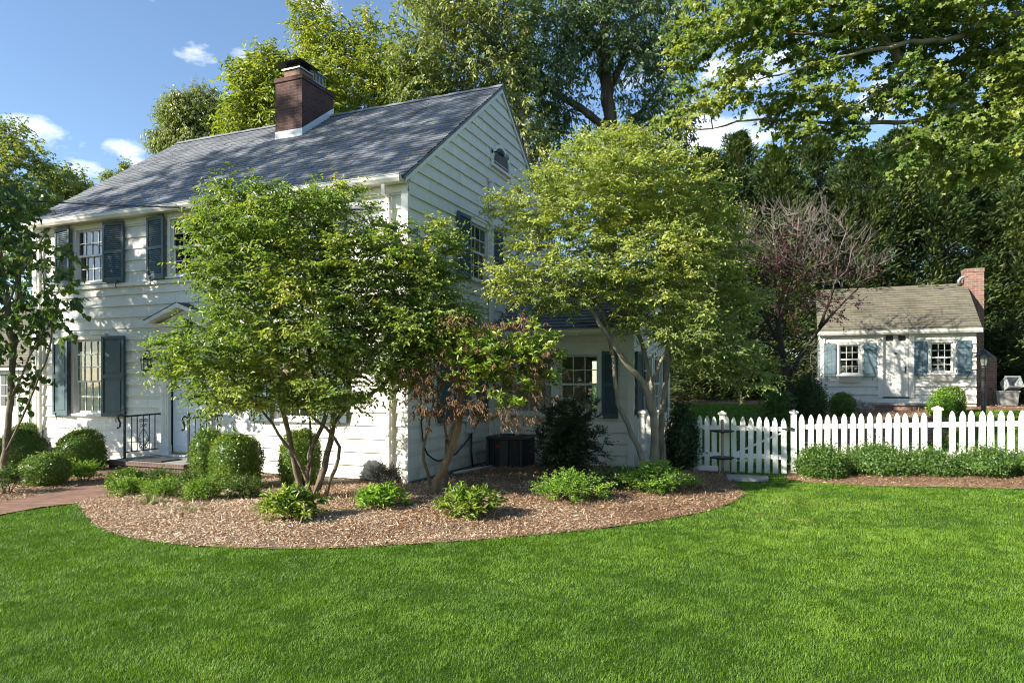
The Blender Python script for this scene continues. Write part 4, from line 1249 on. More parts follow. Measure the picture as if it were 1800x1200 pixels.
def spiral(cx, cz, r, turns, start, sgn, y=0):
    pts = []
    for i in range(22):
        u = i / 21; a = start + sgn * turns * 6.283 * u; rr = r * (1 - .78 * u)
        pts.append((y, cx + rr * math.cos(a), cz + rr * math.sin(a)))
    return pts
def railing(label):
    r = empty('iron_railing', at_house(-5.73, 0, .281), TH, label, 'railing', 'black iron railings of the front stoop')
    mb = MB(); mb.box(-.016, .016, -.826, -.794, 0, .86); mb.lathe([(.03, .86), (.034, .875), (.02, .90), (.008, .93)], (0, -.81, 0), 10); mb.box(-.03, .03, -.84, -.78, 0, .012)
    mb.build('post', M['black'], r)
    mb = MB(); mb.tube([(0, -.81, .80), (0, -.02, .82)], .017, 8); mb.tube([(0, -.03, .82), (0, .0, .79), (0, -.01, .73)], .016, 8)
    pts = [(0, -.81, .80), (0, -.90, .84), (0, -.955, .80), (0, -.93, .74), (0, -.90, .68), (0, -.915, .60), (0, -.955, .585), (0, -.965, .62)]
    mb.tube(pts, [.016, .017, .018, .018, .02, .018, .016, .012], 8)
    mb.build('handrail', M['black'], r, True)
    mb = MB(); mb.tube([(0, -.81, .12), (0, -.02, .12)], .011, 6); mb.build('bottom_rail', M['black'], r, True)
    mb = MB()
    for y in (-.66, -.54, -.40, -.27, -.14): mb.box(-.007, .007, y - .007, y + .007, .11, .82)
    mb.build('balusters', M['black'], r)
    mb = MB()
    for sg in (1, -1):
        y = -.40
        for cz, st in ((.70, 3.6), (.20, 2.5)):
            mb.tube(spiral(y + sg * .055, cz, .045, 1.2, st if sg > 0 else math.pi - st, -sg), .0065, 5)
        mb.tube(spiral(y + sg * .05, .60, .035, 1.1, 1.0 if sg > 0 else math.pi - 1.0, sg), .006, 5)
        mb.tube(spiral(y + sg * .075, .32, .045, 1.2, 4.0 if sg > 0 else math.pi - 4.0, sg), .006, 5)
        mb.tube([(0, y, .55), (0, y + sg * .06, .47), (0, y + sg * .11, .37), (0, y + sg * .09, .28), (0, y, .20)], .006, 5)
    mb.build('scrollwork', M['black'], r, True)
    return r
ra = railing('black scrolled iron railing left of the front door, nearer the brick path')
rb = copy_tree(ra); rb.location = at_house(-4.10, 0, .281); rb['label'] = 'black scrolled iron railing right of the front door, half hidden by tree leaves'
# wall lantern
ln = empty('wall_lantern', at_house(-5.98, -.03, 1.98), TH, 'black carriage lantern with clear panes fixed beside the front door', 'lantern')
mb = MB(); mb.lathe([(.06, .0), (.075, .20), (.078, .205)], (0, -.13, 0), 6); mb.build('glass', M['lampglass'], ln)
mb = MB()
for k in range(6):
    a = k * math.pi / 3; mb.tube([(.061 * math.cos(a), -.13 + .061 * math.sin(a), 0), (.078 * math.cos(a), -.13 + .078 * math.sin(a), .20)], .006, 5)
mb.lathe([(.01, -.05), (.05, -.015), (.065, .0)], (0, -.13, 0), 6); mb.lathe([(.10, .20), (.10, .212), (.045, .27), (.02, .29), (.022, .31), (.008, .33)], (0, -.13, 0), 12)
mb.build('frame', M['black'], ln)
mb = MB(); mb.tube([(0, 0, .12), (0, -.05, .08), (0, -.03, .36), (0, -.08, .40), (0, -.13, .36), (0, -.13, .31)], .010, 6); mb.box(-.035, .035, -.012, .012, .03, .30); mb.build('bracket', M['black'], ln)
# gas meter
gm = empty('gas_meter', at_house(-8.75, -.16), TH, 'black gas meter pipes against the white wall between boxwoods', 'gas meter')
mb = MB(); mb.tube([(-.16, 0, 0), (-.16, 0, .40), (-.12, 0, .45), (-.08, 0, .40), (-.08, 0, .28), (.18, 0, .28)], .022, 8); mb.tube([(.18, 0, .0), (.18, 0, .36)], .022, 8)
mb.lathe([(.07, .0), (.09, .02), (.09, .06), (.07, .08)], (.05, -.02, .25), 14); mb.lathe([(.035, 0), (.035, .12)], (.05, -.02, .20), 10)
mb.build('pipes', M['black'], gm, True)
# air conditioner
ac = empty('air_conditioner', at_house(.78, 2.72), TH, 'dark grey outdoor air conditioner in the shaded corner beside the wing', 'air conditioner')
def rsq(h, r, z0, z1, prof=None, mi=0, mb=None):
    pts = []
    for cx_, cy2, a0 in ((h - r, h - r, 0), (-h + r, h - r, 90), (-h + r, -h + r, 180), (h - r, -h + r, 270)):
        for k in range(6):
            a = R(a0 + 18 * k); pts.append((cx_ + r * math.cos(a), cy2 + r * math.sin(a)))
    return pts
def ring(mb, levels):
    n0 = len(mb.v); m_ = len(levels[0][0])
    for pts, z in levels: mb.v += [(x, y, z) for x, y in pts]
    for i in range(len(levels) - 1):
        for k in range(m_):
            a, b = n0 + i * m_, n0 + (i + 1) * m_
            mb.f.append((a + k, a + (k + 1) % m_, b + (k + 1) % m_, b + k)); mb.m.append(0)
    mb.f.append(tuple(n0 + k for k in reversed(range(m_)))); mb.m.append(0)
    mb.f.append(tuple(n0 + (len(levels) - 1) * m_ + k for k in range(m_))); mb.m.append(0)
mb = MB(); ring(mb, [(rsq(.36, .09, 0, 0), .03), (rsq(.36, .09, 0, 0), .60)]); mb.build('coil', M['black'], ac)
mb = MB()
for sx, sy in ((1, 0), (-1, 0), (0, 1), (0, -1)):
    for i in range(-8, 9):
        t = i * .041
        if sx: mb.box(min(sx * .365, sx * .385), max(sx * .365, sx * .385), t - .006, t + .006, .05, .59)
        else: mb.box(t - .006, t + .006, min(sy * .365, sy * .385), max(sy * .365, sy * .385), .05, .59)
    for z in np.arange(.09, .60, .03):
        if sx: mb.box(min(sx * .362, sx * .374), max(sx * .362, sx * .374), -.33, .33, z - .003, z + .003)
        else: mb.box(-.33, .33, min(sy * .362, sy * .374), max(sy * .362, sy * .374), z - .003, z + .003)
for x in (-.355, .355):
    for y in (-.355, .355): mb.lathe([(.028, .02), (.028, .60)], (x, y, 0), 10)
mb.box(-.08, .10, -.392, -.376, .05, .59)
mb.build('guard', M['dark_metal'], ac)
mb = MB(); ring(mb, [(rsq(.40, .12, 0, 0), .595), (rsq(.415, .12, 0, 0), .61), (rsq(.415, .12, 0, 0), .635), (rsq(.38, .12, 0, 0), .66), (rsq(.31, .15, 0, 0), .665), (rsq(.30, .15, 0, 0), .64)]); mb.build('top_cover', M['dark_metal'], ac, bevel=.006)
mb = MB(); mb.box(-.43, .43, -.43, .43, -.06, .03); mb.build('base_pad', M['stone'], ac, bevel=.01)
mb = MB(); mb.lathe([(.032, 0), (.032, .01)], (0, 0, 0), 16, fr=lambda x, y, z: (x - .12, -.392 - z, y + .47)); mb.build('badge', M['red'], ac)
# floodlight on the gable
fl = empty('floodlight', (*hw(.03, 3.50), 6.72), TH, 'single bulb floodlight on a black arm beside the attic vent', 'floodlight')
mb = MB(); mb.lathe([(.05, 0), (.05, .02), (.03, .03)], (0, 0, 0), 12, fr=lambda x, y, z: (z, x, y)); mb.tube([(.02, 0, 0), (.09, .02, .01), (.13, .07, -.015)], .016, 8); mb.tube([(.13, .06, -.012), (.19, .15, -.045)], [.035, .04], 10); mb.build('arm', M['black'], fl, True)
mb = MB(); mb.lathe([(.03, 0), (.045, .04), (.068, .09), (.072, .12), (.05, .14), (.01, .148)], (0, 0, 0), 14, fr=lambda x, y, z: (.185 + z * .5 + x * .86, .145 + z * .82 - x * .5, -.045 - z * .25 + y)); mb.build('bulb', M['galv'], fl, True)
# cables and boxes low on the gable
mb = MB(); pts = [hw(.05, .34) + (2.6,), hw(.05, .36) + (1.3,), hw(.05, .40) + (.75,), hw(.08, .55) + (.42,), hw(.12, .9) + (.30,), hw(.10, 1.6) + (.36,), hw(.08, 2.2) + (.60,), hw(.06, 2.75) + (.95,), hw(.05, 2.9) + (1.25,)]
mb.tube([tuple(q) for q in wiggle(pts, .08, .004)], .014, 6); tag(mb.build('wall_cable', M['black'], None, True), 'black cable drooping low across the shaded gable wall', 'cable')
ub = empty('utility_box', (*hw(.03, 2.28), .72), TH, 'small grey utility box with conduit on the shaded gable wall', 'utility box')
mb = MB(); mb.box(0, .09, -.10, .10, .0, .30); mb.box(0, .10, -.105, .105, .285, .31); mb.build('box', M['plastic'], ub, bevel=.006)
mb = MB(); mb.tube([(.05, .05, 0), (.05, .05, -.40), (.05, .12, -.70)], .02, 8); mb.build('conduit', M['black'], ub, True)
mb = MB(); mb.tube([(*hw(.32, 1.1), .07), (*hw(.55, 2.55), .06)], .03, 8); tag(mb.build('drain_pipe', M['plastic'], None, True), 'pale plastic pipe lying on the mulch along the gable', 'pipe')
# overhead service wire
A, B_ = np.array([-19.0, 13.4, 6.35]), np.array([*hw(-.75, -.16), 4.70])
pts = [A + (B_ - A) * t - UP * (4 * .33 * t * (1 - t)) for t in np.linspace(0, 1, 30)]
mb = MB(); mb.tube([tuple(p) for p in pts], .014, 6); tag(mb.build('overhead_wire', M['black'], None, True), 'black service wire crossing the roof from the left to the eave', 'wire')
# stepping stones
for px, py, sx, sy, lb in ((1313, 843, .75, .42, 'grey flagstone in the grass in front of the white gate'), (487, 851, .50, .40, 'flat pale stone in mulch left of the narrow boxwood behind the trunks'), (577, 850, .55, .35, 'flat pale stone in mulch right of the narrow boxwood behind the trunks')):
    x, y = spot(px, py); mb = MB(); r_ = np.random.default_rng(px)
    poly = [(sx / 2 * math.copysign(abs(math.cos(a)) ** .4, math.cos(a)) * r_.uniform(.9, 1.05), sy / 2 * math.copysign(abs(math.sin(a)) ** .4, math.sin(a)) * r_.uniform(.9, 1.05)) for a in np.linspace(0, 6.28, 15)[:-1]]
    mb.prism(poly, -.03, .055, lambda x, y, z: (x, z, y))
    o = mb.build('stepping_stone', M['stone'], None, bevel=.012); o.location = (x, y, float(gz(x, y)) + .01); o.rotation_euler = (0, 0, TH)
    tag(o, lb, 'stone', 'flat stones around the bed')

# ---------------------------------------------------------------- neighbouring garage at the far left
gx0, gy0 = at(52, 700, 20.5)[:2]
gar = empty('garage', (gx0, gy0, 0), TH, 'white garage with grey roof at far left behind the leafy tree', 'garage')
mb = MB(); siding(mb, lambda t, o, z: (t, -o, z), lambda z: (-7, 0), 0, 2.35, [(-1.5, -.55, .1, 2.1)]); siding(mb, lambda t, o, z: (o, t, z), lambda z: (max(0, (z - 2.4) / .8), min(5, 5 - (z - 2.4) / .8)), 0, 4.3, []); mb.build('wall', M['siding'], gar)
roof_slope('roof', gar, -7.2, .2, -.25, 2.2, 2.5, 4.4, M['roof_old']); roof_slope('roof', gar, -7.2, .2, 5.25, 2.2, 2.5, 4.4, M['roof_old'])
mb = MB(); mb.box(-1.5, -.55, .03, .08, .1, 2.1); mb.box(-1.6, -1.5, -.05, .03, 0, 2.2); mb.box(-.55, -.45, -.05, .03, 0, 2.2); mb.box(-1.5, -.55, -.05, .03, 2.1, 2.2)
d_ = mb.build('door', M['trim'], gar)
mb = MB()
for i in range(3):
    for j in range(3): mb.box(-1.38 + i * .25, -1.16 + i * .25, .015, .029, 1.0 + j * .33, 1.30 + j * .33)
mb.build('pane', M['mesh'], d_)
mb = MB(); mb.box(-7.1, .05, -.22, -.19, 2.08, 2.22); mb.build('fascia', M['trim'], gar)
# ---------------------------------------------------------------- picket fence and gate
FS = 3.60
def picket(parent, a, fr, zb, h=1.05, w=.094):
    mb = MB(); hw_ = w / 2
    top = [(hw_, h - .15), (hw_ * .98, h - .12), (hw_ * .86, h - .08), (hw_ * .62, h - .04), (hw_ * .30, h - .012), (0, h), (-hw_ * .30, h - .012), (-hw_ * .62, h - .04), (-hw_ * .86, h - .08), (-hw_ * .98, h - .12), (-hw_, h - .15)]
    mb.prism([(hw_, .0)] + top + [(-hw_, .0)], -.011, .011)
    return mb
_pk = None
def put_picket(parent, x, y, z):
    global _pk
    if _pk is None:
        _pk = picket(None, 0, None, 0).build('picket', M['picket'], None); o = _pk
    else:
        o = _pk.copy(); C.objects.link(o)
    o.parent = parent; o.location = (x, y, z + random.uniform(-.014, .010)); o.rotation_euler = (random.uniform(-.008, .008), random.uniform(-.016, .016), 0)
_post = None
def put_post(parent, x, y, z):
    global _post
    if _post is None:
        mb = MB(); mb.box(-.052, .052, -.052, .052, -.15, 1.10); _post = mb.build('post', M['picket'], None, bevel=.004)
        c = MB(); c.box(-.062, .062, -.062, .062, 1.101, 1.115)
        lv = [(.062, 1.116), (.074, 1.135), (.074, 1.150)]
        c.box(-.078, .078, -.078, .078, 1.116, 1.145)
        for p_, q_ in (((-.078, -.078), (.078, -.078)), ((.078, -.078), (.078, .078)), ((.078, .078), (-.078, .078)), ((-.078, .078), (-.078, -.078))):
            c.face([p_ + (1.1452,), q_ + (1.1452,), (0, 0, 1.19)])
        c.build('cap', M['trim'], _post); o = _post
    else: o = copy_tree(_post)
    o.parent = parent; o.location = (x, y, z)
def fence(a0, a1, posts, skip, label, kick=None, pitch=.139):
    zr = float(gz(*hw(a0, FS)))
    root = empty('picket_fence', (*hw(a0, FS), zr), TH, label, 'fence', 'white picket fence beside the gate')
    gl = lambda a: float(gz(*hw(a, FS))) - zr
    for a in posts: put_post(root, a - a0, .0, gl(a))
    n = int(round((a1 - a0) / pitch))
    for i in range(n + 1):
        a = a0 + i * pitch
        if any(abs(a - p) < .095 for p in skip): continue
        put_picket(root, a - a0, -.045, gl(a) + .04)
    if kick: put_picket(root, 4.90 - a0, -.045, gl(4.90) + .04)
    for h in (.30, .82):
        mb = MB(); k = 12
        for i in range(k):
            b0, b1 = (a1 - a0) * i / k, (a1 - a0) * (i + 1) / k
            z0, z1 = gl(a0 + b0) + h, gl(a0 + b1) + h
            mb.hexa([(b0, -.033, z0), (b1, -.033, z1), (b1, .0, z1), (b0, .0, z0), (b0, -.033, z0 + .085), (b1, -.033, z1 + .085), (b1, .0, z1 + .085), (b0, .0, z0 + .085)])
        mb.build('rail', M['trim'], root)
    if kick:
        mb = MB(); mb.box(kick[0] - a0, kick[1] - a0, -.085, -.058, .01, .13); mb.build('kickboard', M['trim'], root)
fence(3.14, 4.76, [3.27, 3.60, 4.81], [], 'shaded white picket fence running from the wing to the gate', (4.1, 4.74))
fence(6.22, 12.0, [6.08, 8.37, 10.66], [8.37, 10.66], 'sunlit white picket fence behind the clipped hedge, right of the gate')
zg = float(gz(*hw(5.0, FS)))
gate = empty('garden_gate', (*hw(4.93, FS), zg), TH, 'white picket gate with diagonal brace and black latch', 'gate')
for i in range(7): put_picket(gate, .10 + i * .147, -.045, .03)
mb = MB()
for h in (.30, .82): mb.box(.05, 1.04, -.033, .0, h, h + .085)
mb.build('rail', M['trim'], gate)
mb = MB(); mb.hexa([(.06, -.032, .37), (.14, -.032, .37), (.14, -.002, .37), (.06, -.002, .37), (.96, -.032, .82), (1.03, -.032, .82), (1.03, -.002, .82), (.96, -.002, .82)]); mb.build('brace', M['trim'], gate)
mb = MB(); mb.box(.94, 1.16, -.075, -.058, .865, .885); mb.box(1.08, 1.13, -.10, -.058, .85, .90); mb.tube([(.98, -.07, .875), (.98, -.11, .875)], .012, 6); mb.build('latch', M['black'], gate)
# two-tier tray stand in front of the fence
fx, fy = hw(4.84, 3.26)
st = empty('tray_stand', (fx, fy, float(gz(fx, fy))), 0, 'slim wooden pole carrying two round black trays before the fence', 'tray stand')
mb = MB(); mb.lathe([(.026, -.05), (.026, 1.02), (.012, 1.04)], (0, 0, 0), 10); mb.build('pole', plain('weathered_pole', (.30, .26, .17), .8, .2, 0, .25, 12), st, True)
for z in (.80, .30):
    mb = MB(); n0 = 40
    pr = [(.17, .0), (.205, .012), (.215, .03), (.20, .035), (.16, .022)]
    mb.lathe(pr, (0, 0, z), 40, fr=lambda x, y, zz: (x * (1 + .03 * math.sin(12 * math.atan2(y, x))), y * (1 + .03 * math.sin(12 * math.atan2(y, x))), zz)); mb.lathe([(.035, -.02), (.035, .0)], (0, 0, z), 12)
    mb.build('tray', M['black'], st)

# ---------------------------------------------------------------- the cottage
CZ0 = float(gz(*hw(-2.0, 0.0, COT)))
cot = empty('cottage', (COT[0], COT[1], CZ0), TH, 'small white clapboard cottage with weathered roof and blue grey shutters', 'cottage')
def cl_(px, py, s0=0.0):
    k = hw(0, s0, COT); r = (px - 900) / 1200
    a = (k[1] * r - k[0]) / (U[0] - U[1] * r); Y = k[1] + a * U[1]
    return a, CAMZ - (py - 670) / 1200 * Y - CZ0
CL, CD = -4.15, 3.6
CF = lambda t, o, z: (t, -o, z)
wl0, wl1 = cl_(1475, 607)[0], cl_(1511, 607)[0]; wz1 = cl_(1493, 606)[1]; wz0 = cl_(1493, 657)[1]
wr0, wr1 = cl_(1635.5, 602)[0], cl_(1674.5, 602)[0]; vz1 = cl_(1655, 602)[1]; vz0 = cl_(1655, 654)[1]
d0, d1 = cl_(1552, 600)[0], cl_(1597, 600)[0]; dz1 = cl_(1575, 586)[1]; dz0 = cl_(1575, 697)[1]
EZc = cl_(1716, 575)[1]
ch_ = [(wl0, wl1, wz0, wz1), (wr0, wr1, vz0, vz1), (d0, d1, dz0, dz1)]
csl = 1.50 / 1.8
mb = MB(); siding(mb, CF, lambda z: (CL, 0), -.02, EZc - .05, ch_, .25, .058); mb.build('wall', M['siding'], cot)
def cb(z):
    k = max(0, (z - EZc) / csl); return (min(k, 1.79), max(CD - k, 1.81))
for fr in (lambda t, o, z: (o, t, z), lambda t, o, z: (CL - o, t, z)):
    mb = MB(); siding(mb, fr, cb, -.02, EZc + 1.4, [], .25); mb.build('wall', M['siding'], cot)
mb = MB(); siding(mb, lambda t, o, z: (t, CD + o, z), lambda z: (CL, 0), -.02, EZc - .05, [], .25); mb.build('wall', M['siding'], cot)
mb = MB(); mb.box(CL + .03, -.03, .03, CD - .03, -.4, .0); mb.build('foundation', M['stone'], cot)
mb = MB(); mb.box(CL + .03, -.03, 1.2, 1.25, .02, 2.4); mb.build('inner_wall', plain('dark_inner_wall', (.09, .08, .06), .9, .1), cot)
roof_slope('roof', cot, CL - .10, .12, -.16, EZc - .06, 1.8, EZc + 1.52, M['roof_old'], .13)
roof_slope('roof', cot, CL - .10, .12, CD + .16, EZc - .06, 1.8, EZc + 1.52, M['roof_old'], .13)
gutter(cot, CL - .10, .12, -.12, EZc - .155)
mb = MB()
mb.box(CL - .03, CL + .12, -.066, 0, -.05, EZc - .05); mb.box(CL - .03, CL - .005, .001, .12, -.05, EZc - .05)
mb.build('corner_board', M['trim'], cot)
mb = MB()
mb.box(CL + .12, 0, -.035, 0, EZc - .048, EZc + .05)
mb.box(CL - .04, .05, -.12, -.036, EZc - .05, EZc - .02)
mb.build('frieze', M['trim'], cot)
mb = MB()
for x0, x1 in ((d0 - .14, d0), (d1, d1 + .14)): mb.box(x0, x1, -.075, 0, dz0 - .02, EZc - .05)
mb.box(d0, d1, -.07, 0, dz1, EZc - .051)
mb.build('door_surround', M['trim'], cot)
mb = MB(); mb.box(d0, d1, .02, .06, dz0, dz1)
dm_ = (d0 + d1) / 2
mb.box(d0 + .08, dm_ - .035, .014, .0195, dz0 + .10, dz0 + .62); mb.box(dm_ + .035, d1 - .08, .014, .0195, dz0 + .10, dz0 + .62)
mb.box(d0 + .08, dm_ - .035, .014, .0195, dz0 + .72, dz1 - .32); mb.box(dm_ + .035, d1 - .08, .014, .0195, dz0 + .72, dz1 - .32)
cd = mb.build('door', M['trim'], cot, bevel=.004)
mb = MB(); mb.box(d0 + .08, dm_ - .07, .008, .0139, dz1 - .22, dz1 - .06); mb.box(dm_ + .07, d1 - .08, .008, .0139, dz1 - .22, dz1 - .06); mb.build('pane', M['black'], cd)
mb = MB(); mb.box(d1 - .10, d1 - .07, -.01, .015, dz0 + .72, dz0 + .92); mb.tube([(d1 - .085, .01, dz0 + .90), (d1 - .085, -.03, dz0 + .86), (d1 - .085, .01, dz0 + .78)], .010, 6); mb.lathe([(.03, -.02), (.03, .02)], (dm_, .0, dz0 + 1.32), 8); mb.build('handle', M['black'], cd)
mb = MB(); mb.box(d0 - .02, d1 + .02, -.03, .03, dz0 - .06, dz0 - .002); mb.build('threshold', M['dark_metal'], cd)
for t0, t1, z0, z1 in ch_[:2]:
    w_ = window(cot, CF, t0, t1, z0, z1, 3, 2, 2, casing=.075)
    mb = MB(); c, hw2 = (t0 + t1) / 2, (t1 - t0) / 2 + .04
    mb.hexa([(c - hw2 + .06, -.14, z0 - .26), (c + hw2 - .06, -.14, z0 - .26), (c + hw2 - .06, -.03, z0 - .26), (c - hw2 + .06, -.03, z0 - .26), (c - hw2, -.22, z0 - .08), (c + hw2, -.22, z0 - .08), (c + hw2, -.03, z0 - .08), (c - hw2, -.03, z0 - .08)])
    mb.box(c - hw2 - .03, c + hw2 + .03, -.24, -.086, z0 - .08, z0 - .063)
    mb.build('window_box', M['trim'], cot)
    shutter(cot, CF, t0 - .10, -1, .34, z0 - .10, z1 + .05, 'board', 'shutter2', .075, .05); shutter(cot, CF, t1 + .10, 1, .36, z0 - .10, z1 + .05, 'board', 'shutter2', .075, .05)
shutter(cot, lambda t, o, z: (CL - o, t, z), .75, -1, .40, wz0 - .1, wz1 + .05, 'board', 'shutter2', .06, .05, False)
mb = MB(); mb.box(CL - .28, CL - .03, .8, 1.5, wz0 - .30, wz0 - .12); mb.build('window_box', M['trim'], cot)
mb = MB(); mb.box(.035, .55, 1.6, 2.05, 1.9, cl_(1700, 478, 1.6)[1]); mb.box(.03, .56, 1.58, 2.07, cl_(1700, 478, 1.6)[1] + .001, cl_(1700, 472, 1.6)[1]); mb.box(.034, .80, 1.25, 2.35, -.3, 1.6)
mb.hexa([(.034, 1.25, 1.601), (.80, 1.25, 1.601), (.80, 2.35, 1.601), (.034, 2.35, 1.601), (.035, 1.6, 1.899), (.55, 1.6, 1.899), (.55, 2.05, 1.899), (.035, 2.05, 1.899)])
cch = box_uv(mb.build('chimney', M['brick_cot'], cot))
mb = MB(); zt = EZc + 1.52; mb.tube([(-.10, 1.66, zt - .06), (-.12, 1.64, zt + .06), (-.06, 1.63, zt + .15), (.05, 1.62, zt + .20), (.10, 1.595, zt + .18)], [.05, .05, .045, .03, .02], 8); mb.build('flashing', M['galv'], cch, True)
# cottage step
cs = empty('brick_step', (*hw((d0 + d1) / 2 + .1, -.36, COT), CZ0), TH, 'brick step with stone tread below the cottage door', 'step')
mb = MB(); mb.box(-.72, .72, -.30, .33, -.15, .17); box_uv(mb.build('riser', M['brick_cot'], cs))
mb = MB(); mb.box(-.78, .78, -.36, .33, .1705, .235); mb.build('tread', M['stone'], cs, bevel=.008)
mb = MB(); mb.box(-.35, .75, -.75, -.362, -.15, .02); box_uv(mb.build('lower_step', M['brick_cot'], cs))
# lamp post
lx, ly = at(1729, 700, 16.5)[:2]; lz = float(gz(lx, ly))
lp = empty('lamp_post', (lx, ly, lz), 0, 'grey garden lamp post between the picket fence and the cottage', 'lamp post')
H = at(1729, 613, 16.5)[2] - lz
mb = MB(); mb.lathe([(.062, -.1), (.062, .05), (.052, .06), (.048, H - .48), (.055, H - .47), (.055, H - .43), (.03, H - .40)], (0, 0, 0), 16); mb.build('pole', M['dark_metal'], lp, True)
mb = MB(); mb.lathe([(.06, H - .40), (.105, H - .19), (.06, H - .185)], (0, 0, 0), 6); mb.build('glass', M['lampglass'], lp)
mb = MB(); mb.lathe([(.19, H - .195), (.19, H - .18), (.10, H - .10), (.075, H - .05), (.03, H - .03), (.018, H), (.004, H + .02)], (0, 0, 0), 12)
for k in range(6):
    a = k * math.pi / 3; mb.tube([(.061 * math.cos(a), .061 * math.sin(a), H - .40), (.106 * math.cos(a), .106 * math.sin(a), H - .19)], .008, 5)
mb.build('hood', M['dark_metal'], lp)
# two plastic tubs by the cottage
def tub(px, py, Y, w, d, h, tilt, label, mat, rz):
    x, y, z = at(px, py, Y)
    o = MB(); lv = []
    def rect(s, zz, i=0): return [(-w / 2 * s + i, -d / 2 * s + i, zz), (w / 2 * s - i, -d / 2 * s + i, zz), (w / 2 * s - i, d / 2 * s - i, zz), (-w / 2 * s + i, d / 2 * s - i, zz)]
    seq = [rect(.86, 0), rect(.97, h * .9), rect(1.05, h * .9 + .002), rect(1.05, h), rect(1.0, h, .03), rect(.88, .03, .03)]
    n0 = 0
    for r_ in seq: o.v += r_
    for i in range(5):
        for k in range(4):
            o.f.append((i * 4 + k, i * 4 + (k + 1) % 4, (i + 1) * 4 + (k + 1) % 4, (i + 1) * 4 + k)); o.m.append(0)
    o.f.append((3, 2, 1, 0)); o.m.append(0); o.f.append((20, 21, 22, 23)); o.m.append(0)
    b = o.build('storage_tub', mat, None, bevel=.012)
    b.location = (x, y, z); b.rotation_euler = (tilt, 0, rz)
    return tag(b, label, 'tub', 'plastic tubs by the cottage')
tub(1768, 712, 20.6, .60, .45, .44, 0, 'lower beige grey plastic tub standing upright right of the cottage', plain('beige_tub', (.30, .295, .275), .6, .3), TH)
tub(1771, 680, 20.7, .44, .36, .36, R(62), 'upper white plastic tub tipped on its side atop another tub', plain('white_tub', (.42, .45, .45), .5, .4), TH + .35)
# ---------------------------------------------------------------- shrubs
def place(px, py, wpx):
    x, y = spot(px, py); w_ = wpx * y / 1200
    d = np.hypot(x, y); k = (d + w_ * .42) / d
    return x * k, y * k, wpx * y * k / 1200
def box_(px, base, wpx, top, label, group='clipped boxwoods by the house', **kw):
    x, y, w_ = place(px, base, wpx)
    h = CAMZ - (top - 670) / 1200 * y - float(gz(x, y))
    return clipped_shrub('boxwood', x, y, w_, h, label, 'shrub', group, **kw)
def loose_(name, px, base, wpx, top, label, group=None, **kw):
    x, y, w_ = place(px, base, wpx)
    h = CAMZ - (top - 670) / 1200 * y - float(gz(x, y))
    return loose_shrub(name, x, y, w_, h, label, 'shrub', group, **kw)

box_(39, 838, 74, 757, 'large rounded boxwood at far left beneath the leafy tree')
box_(46, 812, 54, 745, 'boxwood half hidden behind the large one at far left', n=6000)
box_(81, 858, 70, 798, 'low ball shaped boxwood in front of the gas meter', n=8000)
box_(143, 840, 74, 756, 'dome shaped boxwood between the gas meter and the stoop', n=10000)
box_(224, 864, 58, 827, 'small dark round boxwood beside the brick path', n=6000)
box_(368, 852, 58, 755, 'tall clipped boxwood right of the stoop, the rear of two', n=9000, sq=2.9)
box_(414, 868, 80, 763, 'tall beehive boxwood right of the stoop, the front of two', n=12000, sq=2.7)
box_(528, 862, 66, 755, 'tall narrow boxwood against the wall behind the tree trunks', n=9000, sq=2.8)
loose_('azalea', 148, 850, 70, 808, 'low leafy azalea in front of the dome boxwood by the steps', 'azaleas near the stoop', clumps=60, L=.03, W=.016, mat='lf_azalea')
loose_('azalea', 14, 872, 62, 822, 'leafy azalea at the far left edge by the path', 'azaleas near the stoop', clumps=60, L=.03, W=.016, mat='lf_hedge')
loose_('azalea', 226, 878, 60, 843, 'bright azalea at the path edge before the small round boxwood', 'azaleas near the stoop', clumps=70, L=.028, W=.014)
loose_('azalea', 276, 862, 66, 826, 'low azalea against the brick stoop front', 'azaleas near the stoop', clumps=70, L=.028, W=.014, mat='lf_hedge')
loose_('azalea', 288, 884, 76, 842, 'bright azalea between grass tufts in front of the stoop', 'azaleas near the stoop', clumps=90, L=.028, W=.014)
loose_('azalea', 330, 866, 56, 832, 'small azalea left of the two tall boxwoods', 'azaleas near the stoop', clumps=60, L=.028, W=.014, mat='lf_hedge')
loose_('azalea', 357, 889, 64, 843, 'bushy azalea in front of the beehive boxwood', 'azaleas near the stoop', clumps=90, L=.028, W=.014)
loose_('azalea', 433, 886, 62, 838, 'compact azalea below right of the beehive boxwood', 'azaleas near the stoop', clumps=100, L=.026, W=.013, mat='lf_hedge')
for px, py, h, n_l, lb in ((262, 893, .26, 90, 'pale variegated grass tuft at the mulch edge before the azaleas'), (330, 888, .22, 50, 'pale arching grass tuft between two azaleas'), (334, 906, .18, 60, 'small grass tuft alone in the open mulch'), (408, 893, .10, 20, 'tiny grass sprout in the mulch below the compact azalea'), (290, 900, .16, 30, 'small pale grass tuft next to the larger tuft')):
    x, y = spot(px, py); strap_clump(x, y, h, n_l, lb, 'grass tufts in the mulch bed')
loose_('twiggy_shrub', 674, 862, 74, 812, 'dark twiggy shrub at the sunlit corner of the house', None, clumps=110, L=.022, W=.010, twigs=5, per=5, mat='lf_twig', up=.7, tl=(.06, .16), shell=.6)
loose_('laurel', 509, 929, 102, 864, 'bright leafy laurel below the multi stemmed tree', 'young laurels along the bed', clumps=60, L=.085, W=.030, twigs=4, per=6, mat='lf_laurel', tl=(.10, .2), up=.6)
loose_('laurel', 668, 904, 86, 857, 'leafy laurel left of the leaning rhododendron trunk', 'young laurels along the bed', clumps=48, L=.08, W=.030, twigs=4, per=6, mat='lf_azalea', tl=(.10, .2), up=.6)
